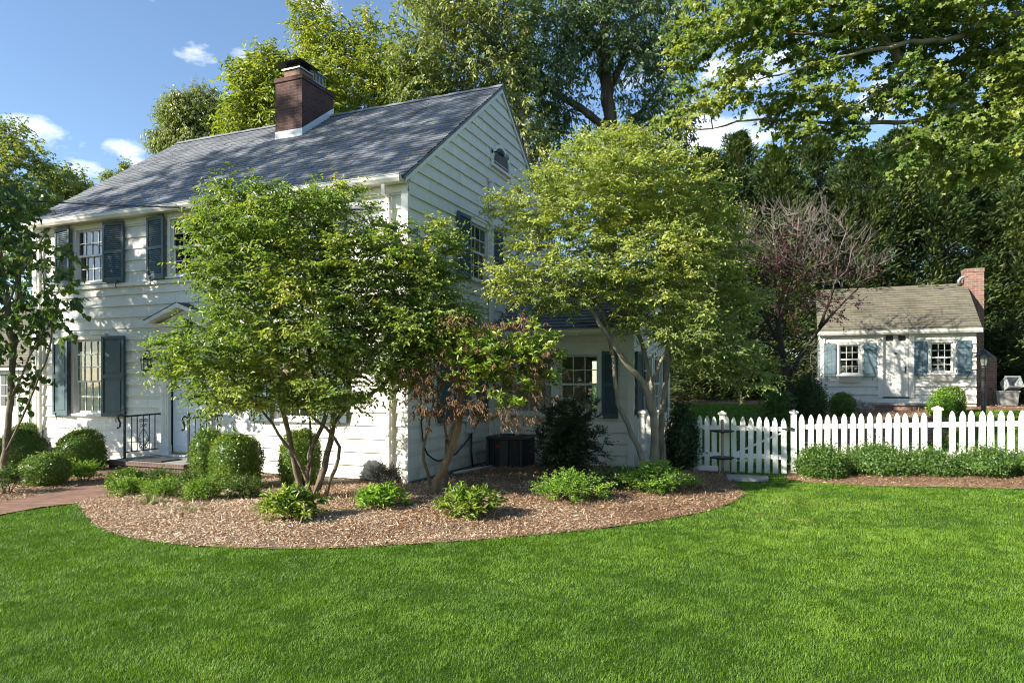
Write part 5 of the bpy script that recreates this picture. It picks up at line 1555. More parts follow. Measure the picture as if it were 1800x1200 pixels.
loose_('laurel', 827, 923, 106, 860, 'bright leafy laurel right of the leaning rhododendron trunk', 'young laurels along the bed', clumps=56, L=.085, W=.030, twigs=4, per=6, mat='lf_laurel', tl=(.10, .2), up=.6)
loose_('azalea', 1005, 896, 132, 826, 'wide green azalea in front of the dark shrub by the wing', 'azaleas before the wing', clumps=150, L=.036, W=.018, flat=.6)
loose_('azalea', 1078, 868, 90, 822, 'shaded azalea between two brighter ones before the wing', 'azaleas before the wing', clumps=90, L=.036, W=.018, flat=.6, mat='lf_hedge')
loose_('azalea', 1145, 879, 116, 808, 'green azalea hiding the base of the pale trunks', 'azaleas before the wing', clumps=140, L=.036, W=.018, flat=.6)
loose_('azalea', 1218, 868, 60, 842, 'tiny azalea sprig on bare mulch near the gate', 'azaleas before the wing', clumps=14, L=.04, W=.02, flat=.6, twigs=3)
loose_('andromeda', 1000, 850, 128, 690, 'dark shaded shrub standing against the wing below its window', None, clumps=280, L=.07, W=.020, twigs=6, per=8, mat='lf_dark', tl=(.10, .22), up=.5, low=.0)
x, y, w_ = place(1199, 832, 58)
clipped_shrub('holly', x, y, w_, CAMZ - (714 - 670) / 1200 * y, 'dark glossy columnar holly in front of the fence', 'shrub', None, 'lf_dark', 9000, .045, 2.0, .45, .12)
for px, wpx, top, base, lb in ((1446, 100, 797, 844, 'clipped hedge shrub beside the gate post, leftmost of the hedge row'), (1537, 108, 788, 841, 'tallest clipped hedge shrub, second from the gate'), (1627, 100, 800, 841, 'clipped hedge shrub third from the gate, under the capped post'), (1728, 128, 797, 843, 'widest clipped hedge shrub, fourth from the gate'), (1838, 100, 795, 845, 'hedge shrub cut off by the right edge of the picture')):
    x, y, w_ = place(px, base, wpx)
    clipped_shrub('hedge_shrub', x, y, w_ * .97, CAMZ - (top - 670) / 1200 * y - float(gz(x, y)), lb, 'shrub', 'low clipped hedge before the fence', 'lf_hedge', 13000, .036, 2.3, 0, .13, w_ * .72, 'oval', .16)
x, y = spot(1672, 806); x, y = x * 1.05, y * 1.05
loose_shrub('juniper', x, y, .32, .62, 'small yellow green juniper poking out of the hedge', 'shrub', None, 'lf_lime', 26, .03, .01, 4, 6, (.05, .1))
def far_shrub(fn, name, px, Y, wpx, top, label, **kw):
    x, y = (px - 900) / 1200 * Y, Y
    return fn(name, x, y, wpx * Y / 1200, CAMZ - (top - 670) / 1200 * Y - float(gz(x, y)), label, 'shrub', None, **kw)
far_shrub(loose_shrub, 'rounded_shrub', 1362, 15.6, 66, 664, 'rounded light green shrub behind the gate', clumps=130, L=.05, W=.025, mat='lf_hedge')
far_shrub(clipped_shrub, 'dwarf_conifer', 1422, 18.5, 62, 664, 'dark dwarf conifer left of the cottage corner', mat='lf_cyp', n=6000, L=.06, taper=.5, shag=.12)
far_shrub(clipped_shrub, 'boxwood', 1481, 18.9, 38, 692, 'small clipped ball boxwood below the left cottage window', n=4000, L=.04)
far_shrub(clipped_shrub, 'boxwood', 1672, 18.6, 42, 681, 'ball topped boxwood below the right cottage window', n=4000, L=.04)
far_shrub(clipped_shrub, 'weeping_cypress', 1655, 18.0, 36, 690, 'yellow green mounded cypress leaning on the ball boxwood', mat='lf_azalea', n=4500, L=.05, taper=.4, shag=.12)
far_shrub(loose_shrub, 'bare_shrub', 1515, 19.2, 46, 700, 'bare twiggy shrub left of the cottage step', clumps=90, L=.02, W=.008, mat='lf_twig', bark='bark_bare', twigs=4, per=2)
for px, Y, wpx, top, lb in ((1215, 25.0, 110, 590, 'dark spreading yew beyond the lawn behind the columnar holly'), (1290, 25.5, 110, 590, 'dark spreading yew on the mulch bank behind the gate'), (1345, 24.5, 90, 600, 'dark yew half hidden behind the purple plum'), (1765, 23.0, 90, 560, 'dark evergreen shrub right of the cottage chimney'), (1820, 22.0, 100, 590, 'evergreen shrub at right edge above the tubs')):
    far_shrub(loose_shrub, 'yew', px, Y, wpx, top, lb, clumps=240, L=.16, W=.035, mat='lf_cyp', twigs=6, per=8, tl=(.2, .5), flat=.6, kind='quad')

# ---------------------------------------------------------------- trees near the house
def pl(pts, Y0, Y1=None):
    Y1 = Y0 if Y1 is None else Y1
    n = len(pts)
    return [at(px, py, Y0 + (Y1 - Y0) * i / max(1, n - 1)) for i, (px, py) in enumerate(pts)]

bx, by = spot(555, 884)
tree('snowbell_tree', (bx, by, 0), 'broad multi stemmed green tree in front of the house facade',
     [(pl([(553, 886), (558, 870), (569, 824), (580, 778), (586, 742), (588, 715), (592, 650), (602, 560), (610, 470)], by, by + .2), .055, .012),
      (pl([(532, 872), (520, 824), (512, 779), (502, 735), (494, 712), (478, 640), (450, 560), (440, 470)], by + .15, by - .3), .046, .01),
      (pl([(566, 884), (580, 848), (593, 813), (605, 789), (591, 770), (571, 755), (547, 722), (521, 711), (491, 704), (450, 700), (400, 680)], by + .05, by - .5), .030, .008),
      (pl([(549, 878), (537, 822), (513, 791), (493, 768), (465, 723), (430, 690), (380, 640)], by - .05, by - .6), .030, .008),
      (pl([(540, 872), (541, 813), (547, 783), (569, 748), (580, 735), (574, 705), (540, 620), (530, 520), (520, 420), (512, 340)], by + .1, by), .034, .007),
      (pl([(543, 870), (546, 800), (546, 744), (540, 690), (500, 600)], by + .25, by + .9), .024, .008),
      (pl([(586, 745), (603, 718), (621, 703), (647, 700), (690, 660), (740, 590), (780, 500)], by + .1, by + .7), .030, .008)],
     [PB(400, 640, 9.5, 85, 58, .9), PB(500, 570, 9.7, 140, 110, 1.0), PB(490, 440, 9.9, 130, 90, 1.0), PB(620, 480, 10.0, 140, 100, .95), PB(725, 480, 10.1, 75, 75, .8), PB(640, 610, 10.0, 110, 70, .8),
      PB(540, 362, 9.9, 110, 38, .8), PB(430, 372, 9.9, 55, 40, .7), PB(385, 490, 9.6, 38, 38, .6), PB(765, 560, 10.1, 70, 45, .8), PB(700, 650, 10.0, 55, 40, .7), PB(360, 610, 9.5, 60, 48, .8), PB(420, 690, 9.3, 75, 36, .8), PB(560, 690, 9.6, 90, 30, .9), PB(710, 580, 10.0, 95, 55, .9), PB(770, 425, 10.1, 40, 34, .6), PB(400, 400, 9.7, 60, 50, .8), PB(328, 655, 9.4, 38, 30, .5)],
     720, 'lf_snow', 'bark_snow', L=.068, W=.034, twigs=13, per=9, tl=(.14, .46), tip=.0038, mind=.20, flat=.42, jit=.03, step=.18, up=.1, droop=.3, twr=.002)

bx, by = spot(1150, 836)
by0 = 12.7; bx = (1150 - 900) / 1200 * by0
tree('yellow_green_tree', (bx, by0, float(gz(bx, by0))), 'pale trunked tree with yellow green foliage before the low wing',
     [(pl([(1152, 842), (1151, 800), (1150, 754), (1147, 713), (1135, 675), (1094, 629), (1076, 608), (1050, 560), (1010, 500), (960, 440)], by0, by0 - .6), .090, .014),
      (pl([(1140, 838), (1131, 809), (1108, 754), (1086, 710), (1081, 667), (1078, 632), (1072, 585), (1062, 560), (1035, 480), (1020, 400), (1010, 330)], by0 - .15, by0 + .1), .056, .012),
      (pl([(1147, 713), (1146, 672), (1138, 646), (1134, 617), (1123, 591), (1095, 520), (1080, 430), (1085, 330)], by0, by0 + .3), .052, .012),
      (pl([(1165, 840), (1164, 790), (1162, 725), (1167, 696), (1175, 640), (1178, 579), (1185, 500), (1180, 420), (1175, 340)], by0 + .15, by0 + .6), .070, .012),
      (pl([(1145, 672), (1160, 640), (1176, 604), (1220, 560), (1260, 500)], by0, by0 - .5), .038, .008),
      (pl([(1176, 604), (1220, 610), (1270, 620), (1310, 650)], by0 + .2, by0 - .3), .026, .006)],
     [PB(1065, 330, 12.6, 125, 88, 1.5), PB(965, 400, 12.4, 85, 88, 1.1), PB(1165, 345, 12.8, 105, 80, 1.3), PB(975, 500, 12.2, 95, 48, 1.0), PB(1125, 470, 12.7, 125, 85, 1.6), PB(1205, 575, 12.6, 95, 45, 1.1), PB(1245, 430, 12.9, 75, 80, 1.0),
      PB(1255, 620, 12.7, 75, 50, .8), PB(1310, 655, 12.6, 45, 32, .5), PB(900, 365, 12.2, 45, 30, .5), PB(905, 500, 12.0, 50, 45, .6), PB(1095, 262, 12.7, 70, 26, .8), PB(1290, 520, 13.0, 50, 60, .7), PB(1120, 555, 12.4, 50, 22, .6)],
     680, 'lf_lime', 'bark_pale', L=.070, W=.034, twigs=13, per=9, tl=(.16, .5), tip=.0042, mind=.22, flat=.45, jit=.035, step=.2, up=.1, droop=.3, twr=.0025,
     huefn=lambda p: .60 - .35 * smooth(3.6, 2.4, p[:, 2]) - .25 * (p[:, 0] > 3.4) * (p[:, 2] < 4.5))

# wilting rhododendron at the corner
bx, by = spot(762, 874)
root = empty('rhododendron', (bx, by, 0), 0, 'leaning rhododendron with yellowing and withered brown leaves at the house corner', 'shrub')
sk = Skeleton()
for pts, r0, r1, dy in ((pl([(755, 878), (768, 850), (785, 810), (802, 768), (812, 710), (818, 650), (825, 600)], by, by - .6), .075, .02, 0),
                        (pl([(760, 862), (752, 830), (740, 795), (752, 765), (758, 735), (764, 690), (750, 650)], by + .1, by - .1), .028, .01, 0),
                        (pl([(786, 870), (782, 820), (788, 770), (776, 730), (770, 690), (790, 640)], by + .25, by + .4), .030, .01, 0),
                        (pl([(788, 780), (800, 740), (812, 690), (806, 640)], by + .3, by + .1), .03, .01, 0),
                        (pl([(816, 660), (840, 745), (870, 735), (900, 700), (930, 660)], by, by - .8), .02, .008, 0),
                        (pl([(818, 655), (850, 620), (890, 600), (940, 590)], by, by - .8), .028, .008, 0),
                        (pl([(812, 700), (780, 640), (740, 620), (715, 640)], by, by - .6), .022, .008, 0)):
    sk.stem(pts, r0, r1, .12, .008, 'near' if sk.p and pts[0][2] > .25 else -1)
Yr = by - .75
green = fill([PB(880, 650, Yr, 105, 55, .55), PB(930, 610, Yr, 65, 45, .5), PB(835, 620, Yr, 65, 48, .6), PB(790, 600, Yr + .1, 55, 35, .5), PB(900, 700, Yr, 50, 18, .4)], 330, .6, .06)
dead = fill([PB(740, 670, Yr, 42, 60, .5), PB(830, 715, Yr, 60, 25, .4), PB(965, 625, Yr, 38, 40, .4), PB(900, 735, Yr, 60, 18, .4), PB(900, 575, Yr, 75, 18, .5), PB(800, 572, Yr, 60, 22, .5), PB(860, 640, Yr, 110, 60, .6), PB(770, 720, Yr, 50, 35, .5), PB(940, 690, Yr, 45, 30, .4)], 330, .6, .05)
e1 = sk.reach(green, .12, .02, .0); e2 = sk.reach(dead, .12, .025, .0)
wd, lf, dd = Geo(), Geo(), Geo()
D1 = outward(sk, e1, at(820, 720, Yr)); D2 = outward(sk, e2, at(820, 720, Yr))
sk.mesh(wd, .0026, .5, 7)
Pk = np.array(sk.p)
sprays(lf, wd, Pk[e1], D1, 2, 8, (.05, .10), .095, .034, .3, 1.0, .7, .15, .8, 'oval', None, .003)
sprays(dd, wd, Pk[e2], D2, 3, 7, (.06, .14), .062, .014, -.3, 1.0, .8, 1.3, .3, 'oval', None, .003)
wd.build('trunk', M['bark_rhodo'], root, (bx, by, 0), True); lf.build('leaves', M['lf_rhodo'], root, (bx, by, 0)); dd.build('withered_leaves', M['lf_dead'], root, (bx, by, 0))

# redbud at the left edge
ry0 = 12.0; rx0 = (16 - 900) / 1200 * ry0
tree('redbud_tree', (rx0, ry0, 0), 'slender tree with large heart shaped leaves at the left edge',
     [(pl([(4, 850), (12, 780), (18, 700), (25, 620), (12, 540), (2, 450), (-10, 340)], ry0, ry0), .055, .015),
      (pl([(18, 700), (45, 640), (70, 590), (95, 560)], ry0, ry0 - .3), .022, .008), (pl([(12, 790), (40, 730), (62, 680), (95, 600), (80, 520), (72, 430)], ry0 - .05, ry0 - .2), .022, .007),
      (pl([(10, 540), (40, 470), (70, 430), (90, 400)], ry0, ry0 - .2), .02, .007), (pl([(6, 500), (-60, 430), (-110, 360)], ry0, ry0 - .2), .03, .008)],
     [PB(20, 390, 12.0, 65, 85, .9), PB(85, 520, 11.8, 55, 55, .6), PB(25, 570, 12.0, 50, 75, .7), PB(112, 500, 11.7, 28, 30, .4), PB(15, 680, 12.0, 40, 60, .6), PB(85, 440, 11.9, 45, 40, .5), PB(-60, 500, 12.0, 90, 150, 1.1), PB(-190, 520, 12.2, 110, 170, 1.0), PB(-320, 450, 12.3, 110, 170, 1.0), PB(-200, 300, 12.3, 130, 80, 1.0), PB(-80, 340, 12.0, 90, 80, 1.0), PB(100, 590, 11.7, 28, 25, .3), PB(15, 350, 12.2, 60, 40, .7)],
     430, 'lf_redbud', 'bark_snow', L=.115, W=.105, twigs=3, per=6, tl=(.2, .45), tip=.0042, mind=.2, kind='heart', droop=1.0, nup=.4, jit=.03, step=.2, up=-.1, twr=.003, fold=.12)

# purple plum with a bare crown
py0 = 18.4; px0 = (1390 - 900) / 1200 * py0; pz0 = float(gz(px0, py0))
root = empty('purple_plum_tree', (px0, py0, pz0), 0, 'half bare purple leaved plum tree left of the cottage', 'tree')
stems = [(pl([(1391, 745), (1388, 690), (1380, 640), (1370, 595), (1366, 545), (1356, 470), (1346, 440)], py0, py0), .13, .03),
         (pl([(1385, 665), (1415, 610), (1450, 565), (1490, 525), (1535, 480)], py0, py0 - .6), .06, .012), (pl([(1374, 610), (1335, 540), (1305, 470), (1285, 420)], py0, py0 + .3), .05, .012),
         (pl([(1368, 560), (1395, 490), (1402, 420), (1406, 360)], py0, py0 - .3), .05, .01), (pl([(1375, 620), (1345, 600), (1310, 590)], py0, py0 + .2), .05, .015), (pl([(1440, 575), (1465, 510), (1475, 440), (1490, 400)], py0 - .3, py0 - .5), .04, .008)]
sk, sb = Skeleton(), Skeleton()
for i, (pts, r0, r1) in enumerate(stems):
    st_ = np.random.default_rng(i)
    sk.stem(pts, r0, r1, .2, .01, 'near' if i else -1)
    sb.stem(pts, 0, 0, .2, .004, 'near' if i else -1)
lv = fill([PB(1400, 520, 18.3, 70, 42, 1.0), PB(1365, 560, 18.4, 50, 40, .8), PB(1450, 545, 18.0, 50, 30, .8), PB(1512, 490, 17.8, 40, 25, .5), PB(1330, 590, 18.5, 60, 28, .8), PB(1380, 470, 18.4, 70, 40, 1.0), PB(1480, 540, 17.9, 40, 30, .5), PB(1470, 470, 18.0, 60, 45, .9), PB(1370, 440, 18.3, 80, 50, 1.1)], 190, .6, .14)
bt = fill([PB(1370, 420, 18.4, 98, 60, 1.3), PB(1475, 460, 18.0, 82, 56, 1.0), PB(1300, 430, 18.5, 45, 40, .8), PB(1420, 390, 18.3, 60, 35, 1.0), PB(1530, 470, 17.8, 25, 25, .5), PB(1420, 630, 18.1, 45, 40, .6)], 300, .35, .14)
e1 = sk.reach(lv, .2, .04, .02); e2 = sb.reach(bt, .2, .035, .0)
wd, lf, bw = Geo(), Geo(), Geo()
D1 = outward(sk, e1, at(1390, 600, 18.3)); D2 = outward(sb, e2, at(1385, 600, 18.3))
sk.mesh(wd, .004, .5, 8); sb.mesh(bw, .0055, .42, 5)
sprays(lf, wd, np.array(sk.p)[e1], D1, 4, 6, (.15, .35), .07, .04, .1, 1.0, .9, .4, .6, 'oval', None, .003)
Pb = np.array(sb.p)[e2]; m_ = 3
dv = unit(np.repeat(D2, m_, 0) * .8 + rand_unit(len(Pb) * m_) * .6 + UP * .3)
v, q = stick_arrays(np.repeat(Pb, m_, 0), np.repeat(Pb, m_, 0) + dv * rng.uniform(.2, .55, (len(dv), 1)), 0.0055, 0.003); bw.add(v, q)
wd.build('trunk', M['bark_dark'], root, (px0, py0, pz0), True); lf.build('crown', M['lf_purple'], root, (px0, py0, pz0)); bw.build('bare_branches', M['bark_bare'], root, (px0, py0, pz0), True)
# ---------------------------------------------------------------- large trees
# maple reaching in from the right
mx, my = 15.3, 14.6; mz = float(gz(mx, my))
tree('maple_tree', (mx, my, mz), 'large maple with long limbs overhanging from the upper right', 
     [([np.array([mx, my, mz - .2]), np.array([mx - .05, my, 2.5]), np.array([mx - .1, my - .1, 4.6]), np.array([mx, my, 7.0]), np.array([mx + .2, my, 9.5])], .42, .2),
      ([np.array([mx - .1, my - .1, 4.9]), *pl([(2000, 225), (1880, 200), (1800, 186), (1735, 203), (1690, 178), (1640, 150), (1592, 116), (1560, 80), (1530, 30)], 14.6, 13.4)], .24, .05),
      (pl([(2010, 150), (1900, 40), (1800, 18), (1740, 45), (1680, 66), (1640, 73), (1600, 70), (1557, 92), (1535, 82), (1500, 95), (1440, 112), (1385, 125), (1330, 142)], 14.0, 12.6), .10, .012),
      (pl([(1600, 120), (1560, 70), (1520, 61), (1440, 62), (1400, 58), (1340, 52), (1280, 25)], 13.8, 13.2), .06, .012),
      (pl([(1690, 180), (1620, 212), (1560, 216), (1440, 214), (1360, 212), (1342, 205), (1310, 212), (1262, 222), (1212, 226)], 13.9, 13.0), .055, .012),
      (pl([(1600, 120), (1560, 150), (1520, 180), (1480, 200)], 13.6, 13.2), .04, .01), (pl([(1560, 80), (1450, 20), (1370, 10)], 13.4, 13.8), .04, .012), (pl([(1420, 214), (1412, 260), (1405, 300)], 13.4, 13.2), .02, .006), (pl([(1300, 40), (1250, 60), (1220, 90)], 13.2, 13), .02, .008)],
     [PB(1232, 62, 13.0, 45, 58, .8), PB(1290, 38, 13.2, 65, 42, .9), PB(1370, 36, 13.4, 75, 40, 1.0), PB(1245, 185, 12.9, 45, 32, .6), PB(1305, 150, 13.0, 38, 40, .7), PB(1400, 165, 13.2, 58, 45, .9), PB(1455, 195, 13.2, 75, 40, .9), PB(1395, 235, 13.1, 45, 22, .6), PB(1500, 55, 13.6, 100, 45, 1.2),
      PB(1620, 50, 13.8, 110, 55, 1.3), PB(1740, 75, 14.0, 100, 75, 1.4), PB(1575, 165, 13.5, 60, 40, .9), PB(1500, 245, 13.1, 42, 30, .6), PB(1620, 250, 13.3, 70, 38, .9), PB(1690, 285, 13.3, 70, 30, .8), PB(1640, 205, 13.5, 50, 32, .7), PB(1760, 190, 13.8, 65, 40, .9), PB(1200, 195, 12.8, 24, 32, .5), PB(1720, 140, 13.9, 75, 48, 1.0), PB(1870, 90, 14.2, 110, 100, 1.6), PB(1590, 300, 13.1, 35, 22, .5), PB(1340, 85, 13.2, 55, 25, .7), PB(1440, 115, 13.3, 60, 22, .7), PB(1780, 265, 13.6, 50, 40, .8), PB(1700, -60, 14, 260, 60, 1.8), PB(1400, -50, 13.5, 200, 50, 1.5)],
     700, 'lf_maple', 'bark_maple', L=.088, W=.10, twigs=11, per=7, tl=(.22, .5), tip=.0045, mind=.26, kind='lobed', droop=.45, nup=.35, flat=.5, jit=.05, step=.25, up=.0, twr=.003, seg=8, sag=.02)

# tall oak behind the house
oy = 27.0; ox = (1072 - 900) / 1200 * oy; oz = float(gz(ox, oy))
tree('oak_tree', (ox, oy, oz), 'tall dark oak rising behind the house gable',
     [([np.array([ox, oy, oz - .3]), *pl([(1072, 520), (1068, 350), (1074, 240), (1065, 150), (1062, 60), (1070, -60), (1075, -160)], oy)], .40, .18),
      (pl([(1072, 235), (1030, 195), (965, 155), (905, 125), (850, 90)], oy, oy - 1.5), .17, .06), (pl([(1066, 165), (1100, 95), (1128, 0), (1150, -80)], oy, oy + .6), .17, .07), (pl([(1064, 110), (1020, 40), (980, -40)], oy, oy - .8), .14, .06), (pl([(1072, 260), (1120, 200), (1165, 150)], oy, oy + .8), .12, .05)],
     [PB(1000, 60, 26.5, 105, 85, 2.4), PB(1130, 90, 27, 100, 105, 2.5), PB(1125, 270, 27.2, 65, 80, 1.8), PB(1030, 290, 27.6, 40, 60, 1.2), PB(935, 135, 26, 85, 70, 1.8), PB(985, 205, 27.0, 70, 65, 1.6), PB(1160, 225, 27, 62, 80, 1.8), PB(1060, -70, 27, 170, 80, 3), PB(1100, 380, 28.0, 75, 55, 1.2), PB(1185, 30, 27, 60, 60, 1.6), PB(960, 275, 26.2, 50, 45, 1.2), PB(1180, 330, 27, 50, 60, 1.2)],
     820, 'lf_oak', 'bark_oak', L=.19, W=.08, twigs=6, per=8, tl=(.4, .95), tip=.010, mind=.34, droop=.9, nup=.4, flat=.9, jit=.12, step=.5, up=-.1, twr=.006, seg=7)
ay = 24.5; axx = (945 - 900) / 1200 * ay
tree('ash_tree', (axx, ay, float(gz(axx, ay))), 'pale limbed tree with airy crown left of the oak',
     [([np.array([axx, ay, -.2]), *pl([(940, 480), (930, 300), (893, 190), (858, 120), (805, 68), (770, 20)], ay)], .24, .05), (pl([(900, 205), (860, 190), (790, 75), (730, 50)], ay, ay - 1), .08, .02), (pl([(930, 300), (900, 80), (880, -40)], ay, ay + 1), .12, .05)],
     [PB(860, 60, 24.5, 85, 65, 2), PB(780, 50, 24, 70, 50, 1.6), PB(820, 130, 24.3, 65, 55, 1.6), PB(740, 130, 24, 55, 60, 1.4), PB(890, 160, 24.3, 50, 55, 1.3), PB(800, -30, 24.5, 110, 60, 2), PB(920, 230, 24.4, 45, 50, 1.0), PB(950, 330, 24.5, 40, 60, 1.0), PB(705, 60, 23.8, 22, 30, .7)],
     480, 'lf_far', 'bark_pale', L=.18, W=.08, twigs=6, per=7, tl=(.4, .85), tip=.008, mind=.35, droop=.7, nup=.5, jit=.1, step=.4, up=0, twr=.006)
ly_ = 26.0; lx_ = (770 - 900) / 1200 * ly_
tree('locust_tree', (lx_, ly_, 0), 'bright airy locust with bare top twigs above the roof ridge',
     [([np.array([lx_, ly_, -.2]), *pl([(775, 260), (735, 150), (715, 118), (680, 98), (640, 75), (615, 45), (598, 25)], ly_)], .26, .03), (pl([(715, 118), (650, 150), (600, 165)], ly_, ly_ - .6), .07, .02), (pl([(680, 98), (620, 100), (570, 60), (545, 20)], ly_, ly_ + .5), .06, .015), (pl([(740, 160), (700, 190), (640, 200)], ly_, ly_ - 1), .08, .02), (pl([(640, 75), (625, 50), (620, 25)], ly_), .04, .01)],
     [PB(545, 35, 26, 32, 38, .9), PB(560, 95, 26, 38, 35, 1.0), PB(600, 85, 26, 45, 35, 1.2), PB(650, 130, 25.6, 65, 50, 1.5), PB(715, 155, 25.6, 70, 45, 1.5), PB(620, 175, 25.4, 60, 40, 1.2), PB(590, 135, 25.8, 45, 35, 1.0), PB(640, 55, 26, 22, 35, .6), PB(760, 190, 25.5, 55, 35, 1.2), PB(660, 200, 25.4, 70, 25, 1.2)],
     420, 'lf_locust', 'bark_oak', L=.17, W=.07, twigs=6, per=8, tl=(.35, .8), tip=.007, mind=.3, droop=.4, nup=.35, jit=.09, step=.4, twr=.005)
wy = 23.5; wx = (470 - 900) / 1200 * wy
tree('walnut_tree', (wx, wy, 0), 'bright yellow green tree directly behind the brick chimney',
     [([np.array([wx, wy, -.2]), *pl([(470, 300), (475, 220), (470, 150), (480, 110)], wy)], .2, .04), (pl([(474, 230), (430, 210), (410, 190)], wy, wy - .6), .07, .02), (pl([(472, 200), (520, 170), (550, 150)], wy, wy + .4), .07, .02)],
     [PB(462, 160, 23.5, 52, 45, 1.2), PB(430, 215, 23.2, 38, 32, .9), PB(505, 200, 23.4, 60, 50, 1.2), PB(550, 155, 23.7, 40, 40, .9), PB(480, 125, 23.5, 40, 26, .9), PB(560, 215, 23.5, 50, 40, 1), PB(470, 240, 23.3, 50, 30, 1)],
     300, 'lf_locust', 'bark_oak', L=.21, W=.08, twigs=6, per=8, tl=(.4, .8), tip=.007, mind=.28, droop=.4, nup=.35, jit=.08, step=.4, twr=.005)
vy = 46.0; vx = (345 - 900) / 1200 * vy
tree('willow_tree', (vx, vy, 0), 'distant drooping willow above the left end of the roof',
     [([np.array([vx, vy, -.2]), *pl([(345, 300), (342, 240), (345, 190)], vy)], .35, .1)],
     [PB(340, 205, 46, 52, 36, 2), PB(380, 222, 46, 32, 36, 1.6), PB(292, 245, 46, 26, 18, 1), PB(352, 175, 46, 24, 18, 1), PB(320, 185, 46, 22, 18, 1), PB(390, 195, 46, 18, 18, 1), PB(345, 250, 46, 70, 30, 2), PB(370, 168, 46, 12, 12, .6)],
     620, 'lf_willow', 'bark_oak', L=.24, W=.075, twigs=7, per=8, tl=(.5, 1.1), tip=.012, mind=.35, droop=1.3, nup=.2, jit=.12, step=.6, up=-.5, spread=.65, kind='quad', twr=.008)
fy_ = 36.0
for k, (px, blobs, nclump, lb) in enumerate(((30, [PB(20, 250, 36, 40, 42, 1.6), PB(58, 300, 36, 52, 45, 2), PB(10, 330, 36, 60, 60, 2), PB(-40, 300, 36, 60, 80, 2), PB(40, 380, 36, 60, 50, 2), PB(30, 460, 36, 60, 60, 2)], 300, 'tall far tree at the left edge above the wire'),
                                             (118, [PB(112, 330, 40, 42, 28, 1.6), PB(148, 348, 40, 26, 16, 1.2), PB(95, 370, 40, 50, 30, 1.6), PB(150, 385, 40, 50, 26, 1.6)], 190, 'lower far tree between the roof end and the left edge'),
                                             (218, [PB(218, 300, 52, 10, 12, .6), PB(205, 320, 52, 28, 14, 1), PB(235, 325, 52, 30, 18, 1)], 70, 'distant treetop peeking over the left roof slope'))):
    Y = (36.0, 40.0, 52.0)[k]; x = (px - 900) / 1200 * Y
    tree('background_tree', (x, Y, 0), lb, [([np.array([x, Y, -.2]), *pl([(px, 500), (px + 4, 380), (px, blobs[0][0][2] * 0 + 320)], Y)], .25, .06)], blobs, nclump, 'lf_far', 'bark_oak', 'far trees beyond the house', L=.22, W=.11, twigs=6, per=8, tl=(.4, .9), tip=.010, mind=.3, droop=.5, jit=.1, step=.6, twr=.006, kind='quad')
for px, Y, blobs, lb in ((1735, 33, [PB(1720, 255, 33, 70, 60, 2.2), PB(1790, 235, 33, 60, 70, 2.2), PB(1645, 290, 33, 45, 45, 1.8), PB(1750, 340, 33, 90, 60, 2.2), PB(1850, 280, 33, 80, 90, 2.4)], 'lighter leafy tree behind the evergreens at the right edge'),
                         (1230, 33, [PB(1225, 400, 33, 50, 70, 1.8), PB(1215, 500, 33, 60, 80, 1.8), PB(1250, 330, 33, 30, 40, 1.2)], 'leafy tree between the oak and the evergreen row')):
    x = (px - 900) / 1200 * Y; z = float(gz(x, Y))
    tree('background_tree', (x, Y, z), lb, [([np.array([x, Y, z - .2]), *pl([(px, 560), (px + 4, 400), (px, 320)], Y)], .25, .06)], blobs, 560, 'lf_far', 'bark_oak', 'far trees beyond the house', L=.24, W=.12, twigs=7, per=9, tl=(.4, .9), tip=.010, mind=.35, droop=.5, jit=.1, step=.6, twr=.006, kind='quad')

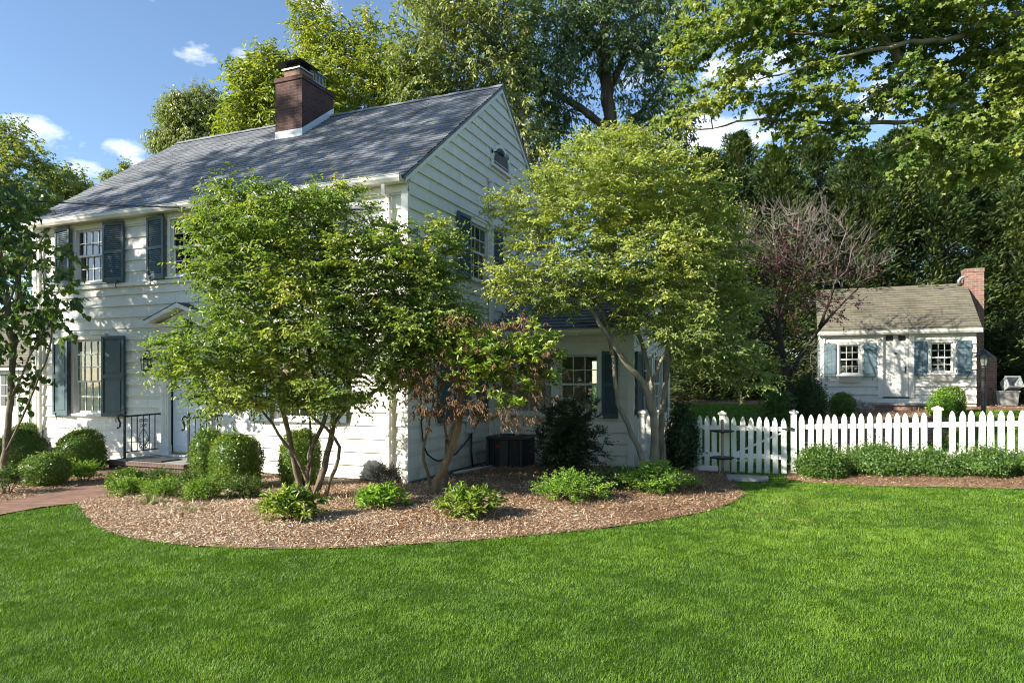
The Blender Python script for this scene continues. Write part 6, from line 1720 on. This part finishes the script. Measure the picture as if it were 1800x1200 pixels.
def conifer(px, Y, top, rad, label, n=34000, low=.2):
    x = (px - 900) / 1200 * Y; z0 = float(gz(x, Y))
    h = CAMZ - (top - 670) / 1200 * Y - z0; rad *= 1.4
    root = empty('cypress_tree', (x, Y, z0), 0, label, 'tree', 'dark cypress row behind the cottage')
    wd, lf = Geo(), Geo()
    P = np.array([[0, 0, -.2], [0, 0, h * .5], [0.03, 0, h * .97]]); Skeleton._tube(wd, P, np.array([.20, .11, .02]), 7)
    nb = int(n / 50); tone = rng.uniform(-.16, .22)
    t = rng.random(nb) ** .85
    zz = low + (h - low) * t * .985
    ph = rng.uniform(0, 6.28, nb)
    lump = 1.08 + .30 * np.sin(3 * ph + zz * 1.3 + px) * np.sin(zz * 2.1 + ph) + rng.normal(size=nb) * .24
    rr = np.maximum(.12, rad * (1 - t) ** .66 * np.minimum(1, .55 + t * 3)) * lump
    d = np.stack([np.cos(ph), np.sin(ph), .22 + .5 * t + rng.normal(size=nb) * .12], 1)
    base = np.stack([np.zeros(nb), np.zeros(nb), zz - rr * .3], 1)
    tipv = base + d * rr[:, None]
    v, q = stick_arrays(base, base + (tipv - base) * .8, .018, .006); wd.add(v, q)
    k = 50
    b = np.repeat(base, k, 0); e = np.repeat(tipv, k, 0); dd = unit(e - b)
    f = rng.uniform(.35, 1.08, (len(b), 1))
    wid = np.repeat(.08 + .13 * rr / max(rad, .1), k)[:, None]
    sd_ = unit(np.cross(dd, UP)); nn = np.cross(sd_, dd)
    off = rng.normal(size=(len(b), 1)); 
    p = b + (e - b) * f + sd_ * off * wid * 1.6 * (1.25 - f) + nn * rng.normal(size=(len(b), 1)) * wid * .5
    ax = dd * .9 + sd_ * off * .55 + rand_unit(len(p)) * .45 + UP * .25
    nr = nn * .6 + rand_unit(len(p)) * .7 + TOSUN * .5
    s = rng.uniform(.6, 1.3, len(p))
    r = np.clip(tone + np.repeat(rng.random(nb) ** 1.5 * .75, k) + rng.random(len(p)) * .3 + .25 * (f[:, 0] - .5), 0, 1)
    lf.leaves(p, ax, nr, 0.165 * s, .052 * s, r, kind='quad', fold=.15)
    wd.build('trunk', M['bark_oak'], root, (0, 0, 0), True); lf.build('crown', M['lf_cyp'], root)
for px, Y, top, rad, lb in ((1240, 25, 262, 1.9, 'cypress with a pale pointed top just right of the oak'), (1300, 26.5, 232, 2.0, 'tall cypress under the lowest maple branch'), (1365, 24.5, 265, 1.9, 'dark cypress above the bare plum crown'), (1440, 26, 238, 2.1, 'tall cypress left of the cottage roof'), (1510, 24.6, 262, 2.0, 'dark cypress directly behind the left end of the cottage roof'),
                        (1580, 26, 225, 2.2, 'broad dark cypress behind the middle of the cottage roof'), (1650, 24.8, 270, 2.1, 'dark cypress left of the cottage chimney'), (1718, 26, 300, 2.0, 'cypress rising right behind the brick cottage chimney'), (1782, 24.4, 330, 2.0, 'cypress above the plastic tubs at the right'), (1850, 25.5, 270, 2.2, 'cypress at the right edge of the picture'), (1195, 27.5, 420, 1.5, 'short cypress below the oak trunk')):
    conifer(px, Y, top, rad, lb)

# tall trees left of the view; they shade the roof and the left of the facade
for x, y, blobs, n_c, lb in ((-18.5, 8.0, [((-18.5, 8.0, 12.6), (5.0, 2.8, 4.2)), ((-17.0, 8.5, 15.0), (4.0, 2.4, 2.4)), ((-19.0, 9.2, 8.6), (3.0, 1.6, 1.6)), ((-15.0, 6.8, 12.5), (2.6, 1.6, 2.6))], 310, 'tall shade tree standing left of the house near the path'),):
    tree('shade_tree', (x, y, 0), lb, [([np.array([x, y, -.2]), np.array([x, y, 4.0]), np.array([x + .2, y, 9.0]), np.array([x, y + .1, 14.0])], .35, .08)],
         blobs, n_c, 'lf_far', 'bark_oak', 'shade trees left of the view', L=.15, W=.10, twigs=9, per=9, tl=(.4, .8), tip=.008, mind=.75, droop=.4, jit=.1, step=.6, twr=.006, kind='quad')
# trees across the lawn behind the viewpoint: they close off the low sky and show in the window panes
for x, y, r_, zc, lb in ((6.0, -15.0, 6.0, 8.5, 'wide shade tree standing across the lawn, left of its neighbour'), (17.0, -11.0, 6.0, 8.5, 'wide shade tree across the lawn on the right'), (26.0, 1.0, 5.5, 8.0, 'wide shade tree at the right side of the lawn'), (-5.0, -20.0, 6.0, 9.0, 'wide shade tree farthest across the lawn')):
    tree('shade_tree', (x, y, float(gz(x, y))), lb, [([np.array([x, y, -.2]), np.array([x, y, 4.0]), np.array([x + .2, y, 8.0]), np.array([x, y + .1, 13.0])], .4, .08)],
         [((x, y, zc), (r_, r_ * .7, 6.5)), ((x, y, 4.5), (r_ * .9, r_ * .6, 3.0))], 300, 'lf_oak', 'bark_oak', 'shade trees behind the view', L=.34, W=.22, twigs=7, per=8, tl=(.6, 1.3), tip=.010, mind=.8, droop=.4, jit=.15, step=.8, twr=.008, kind='quad')
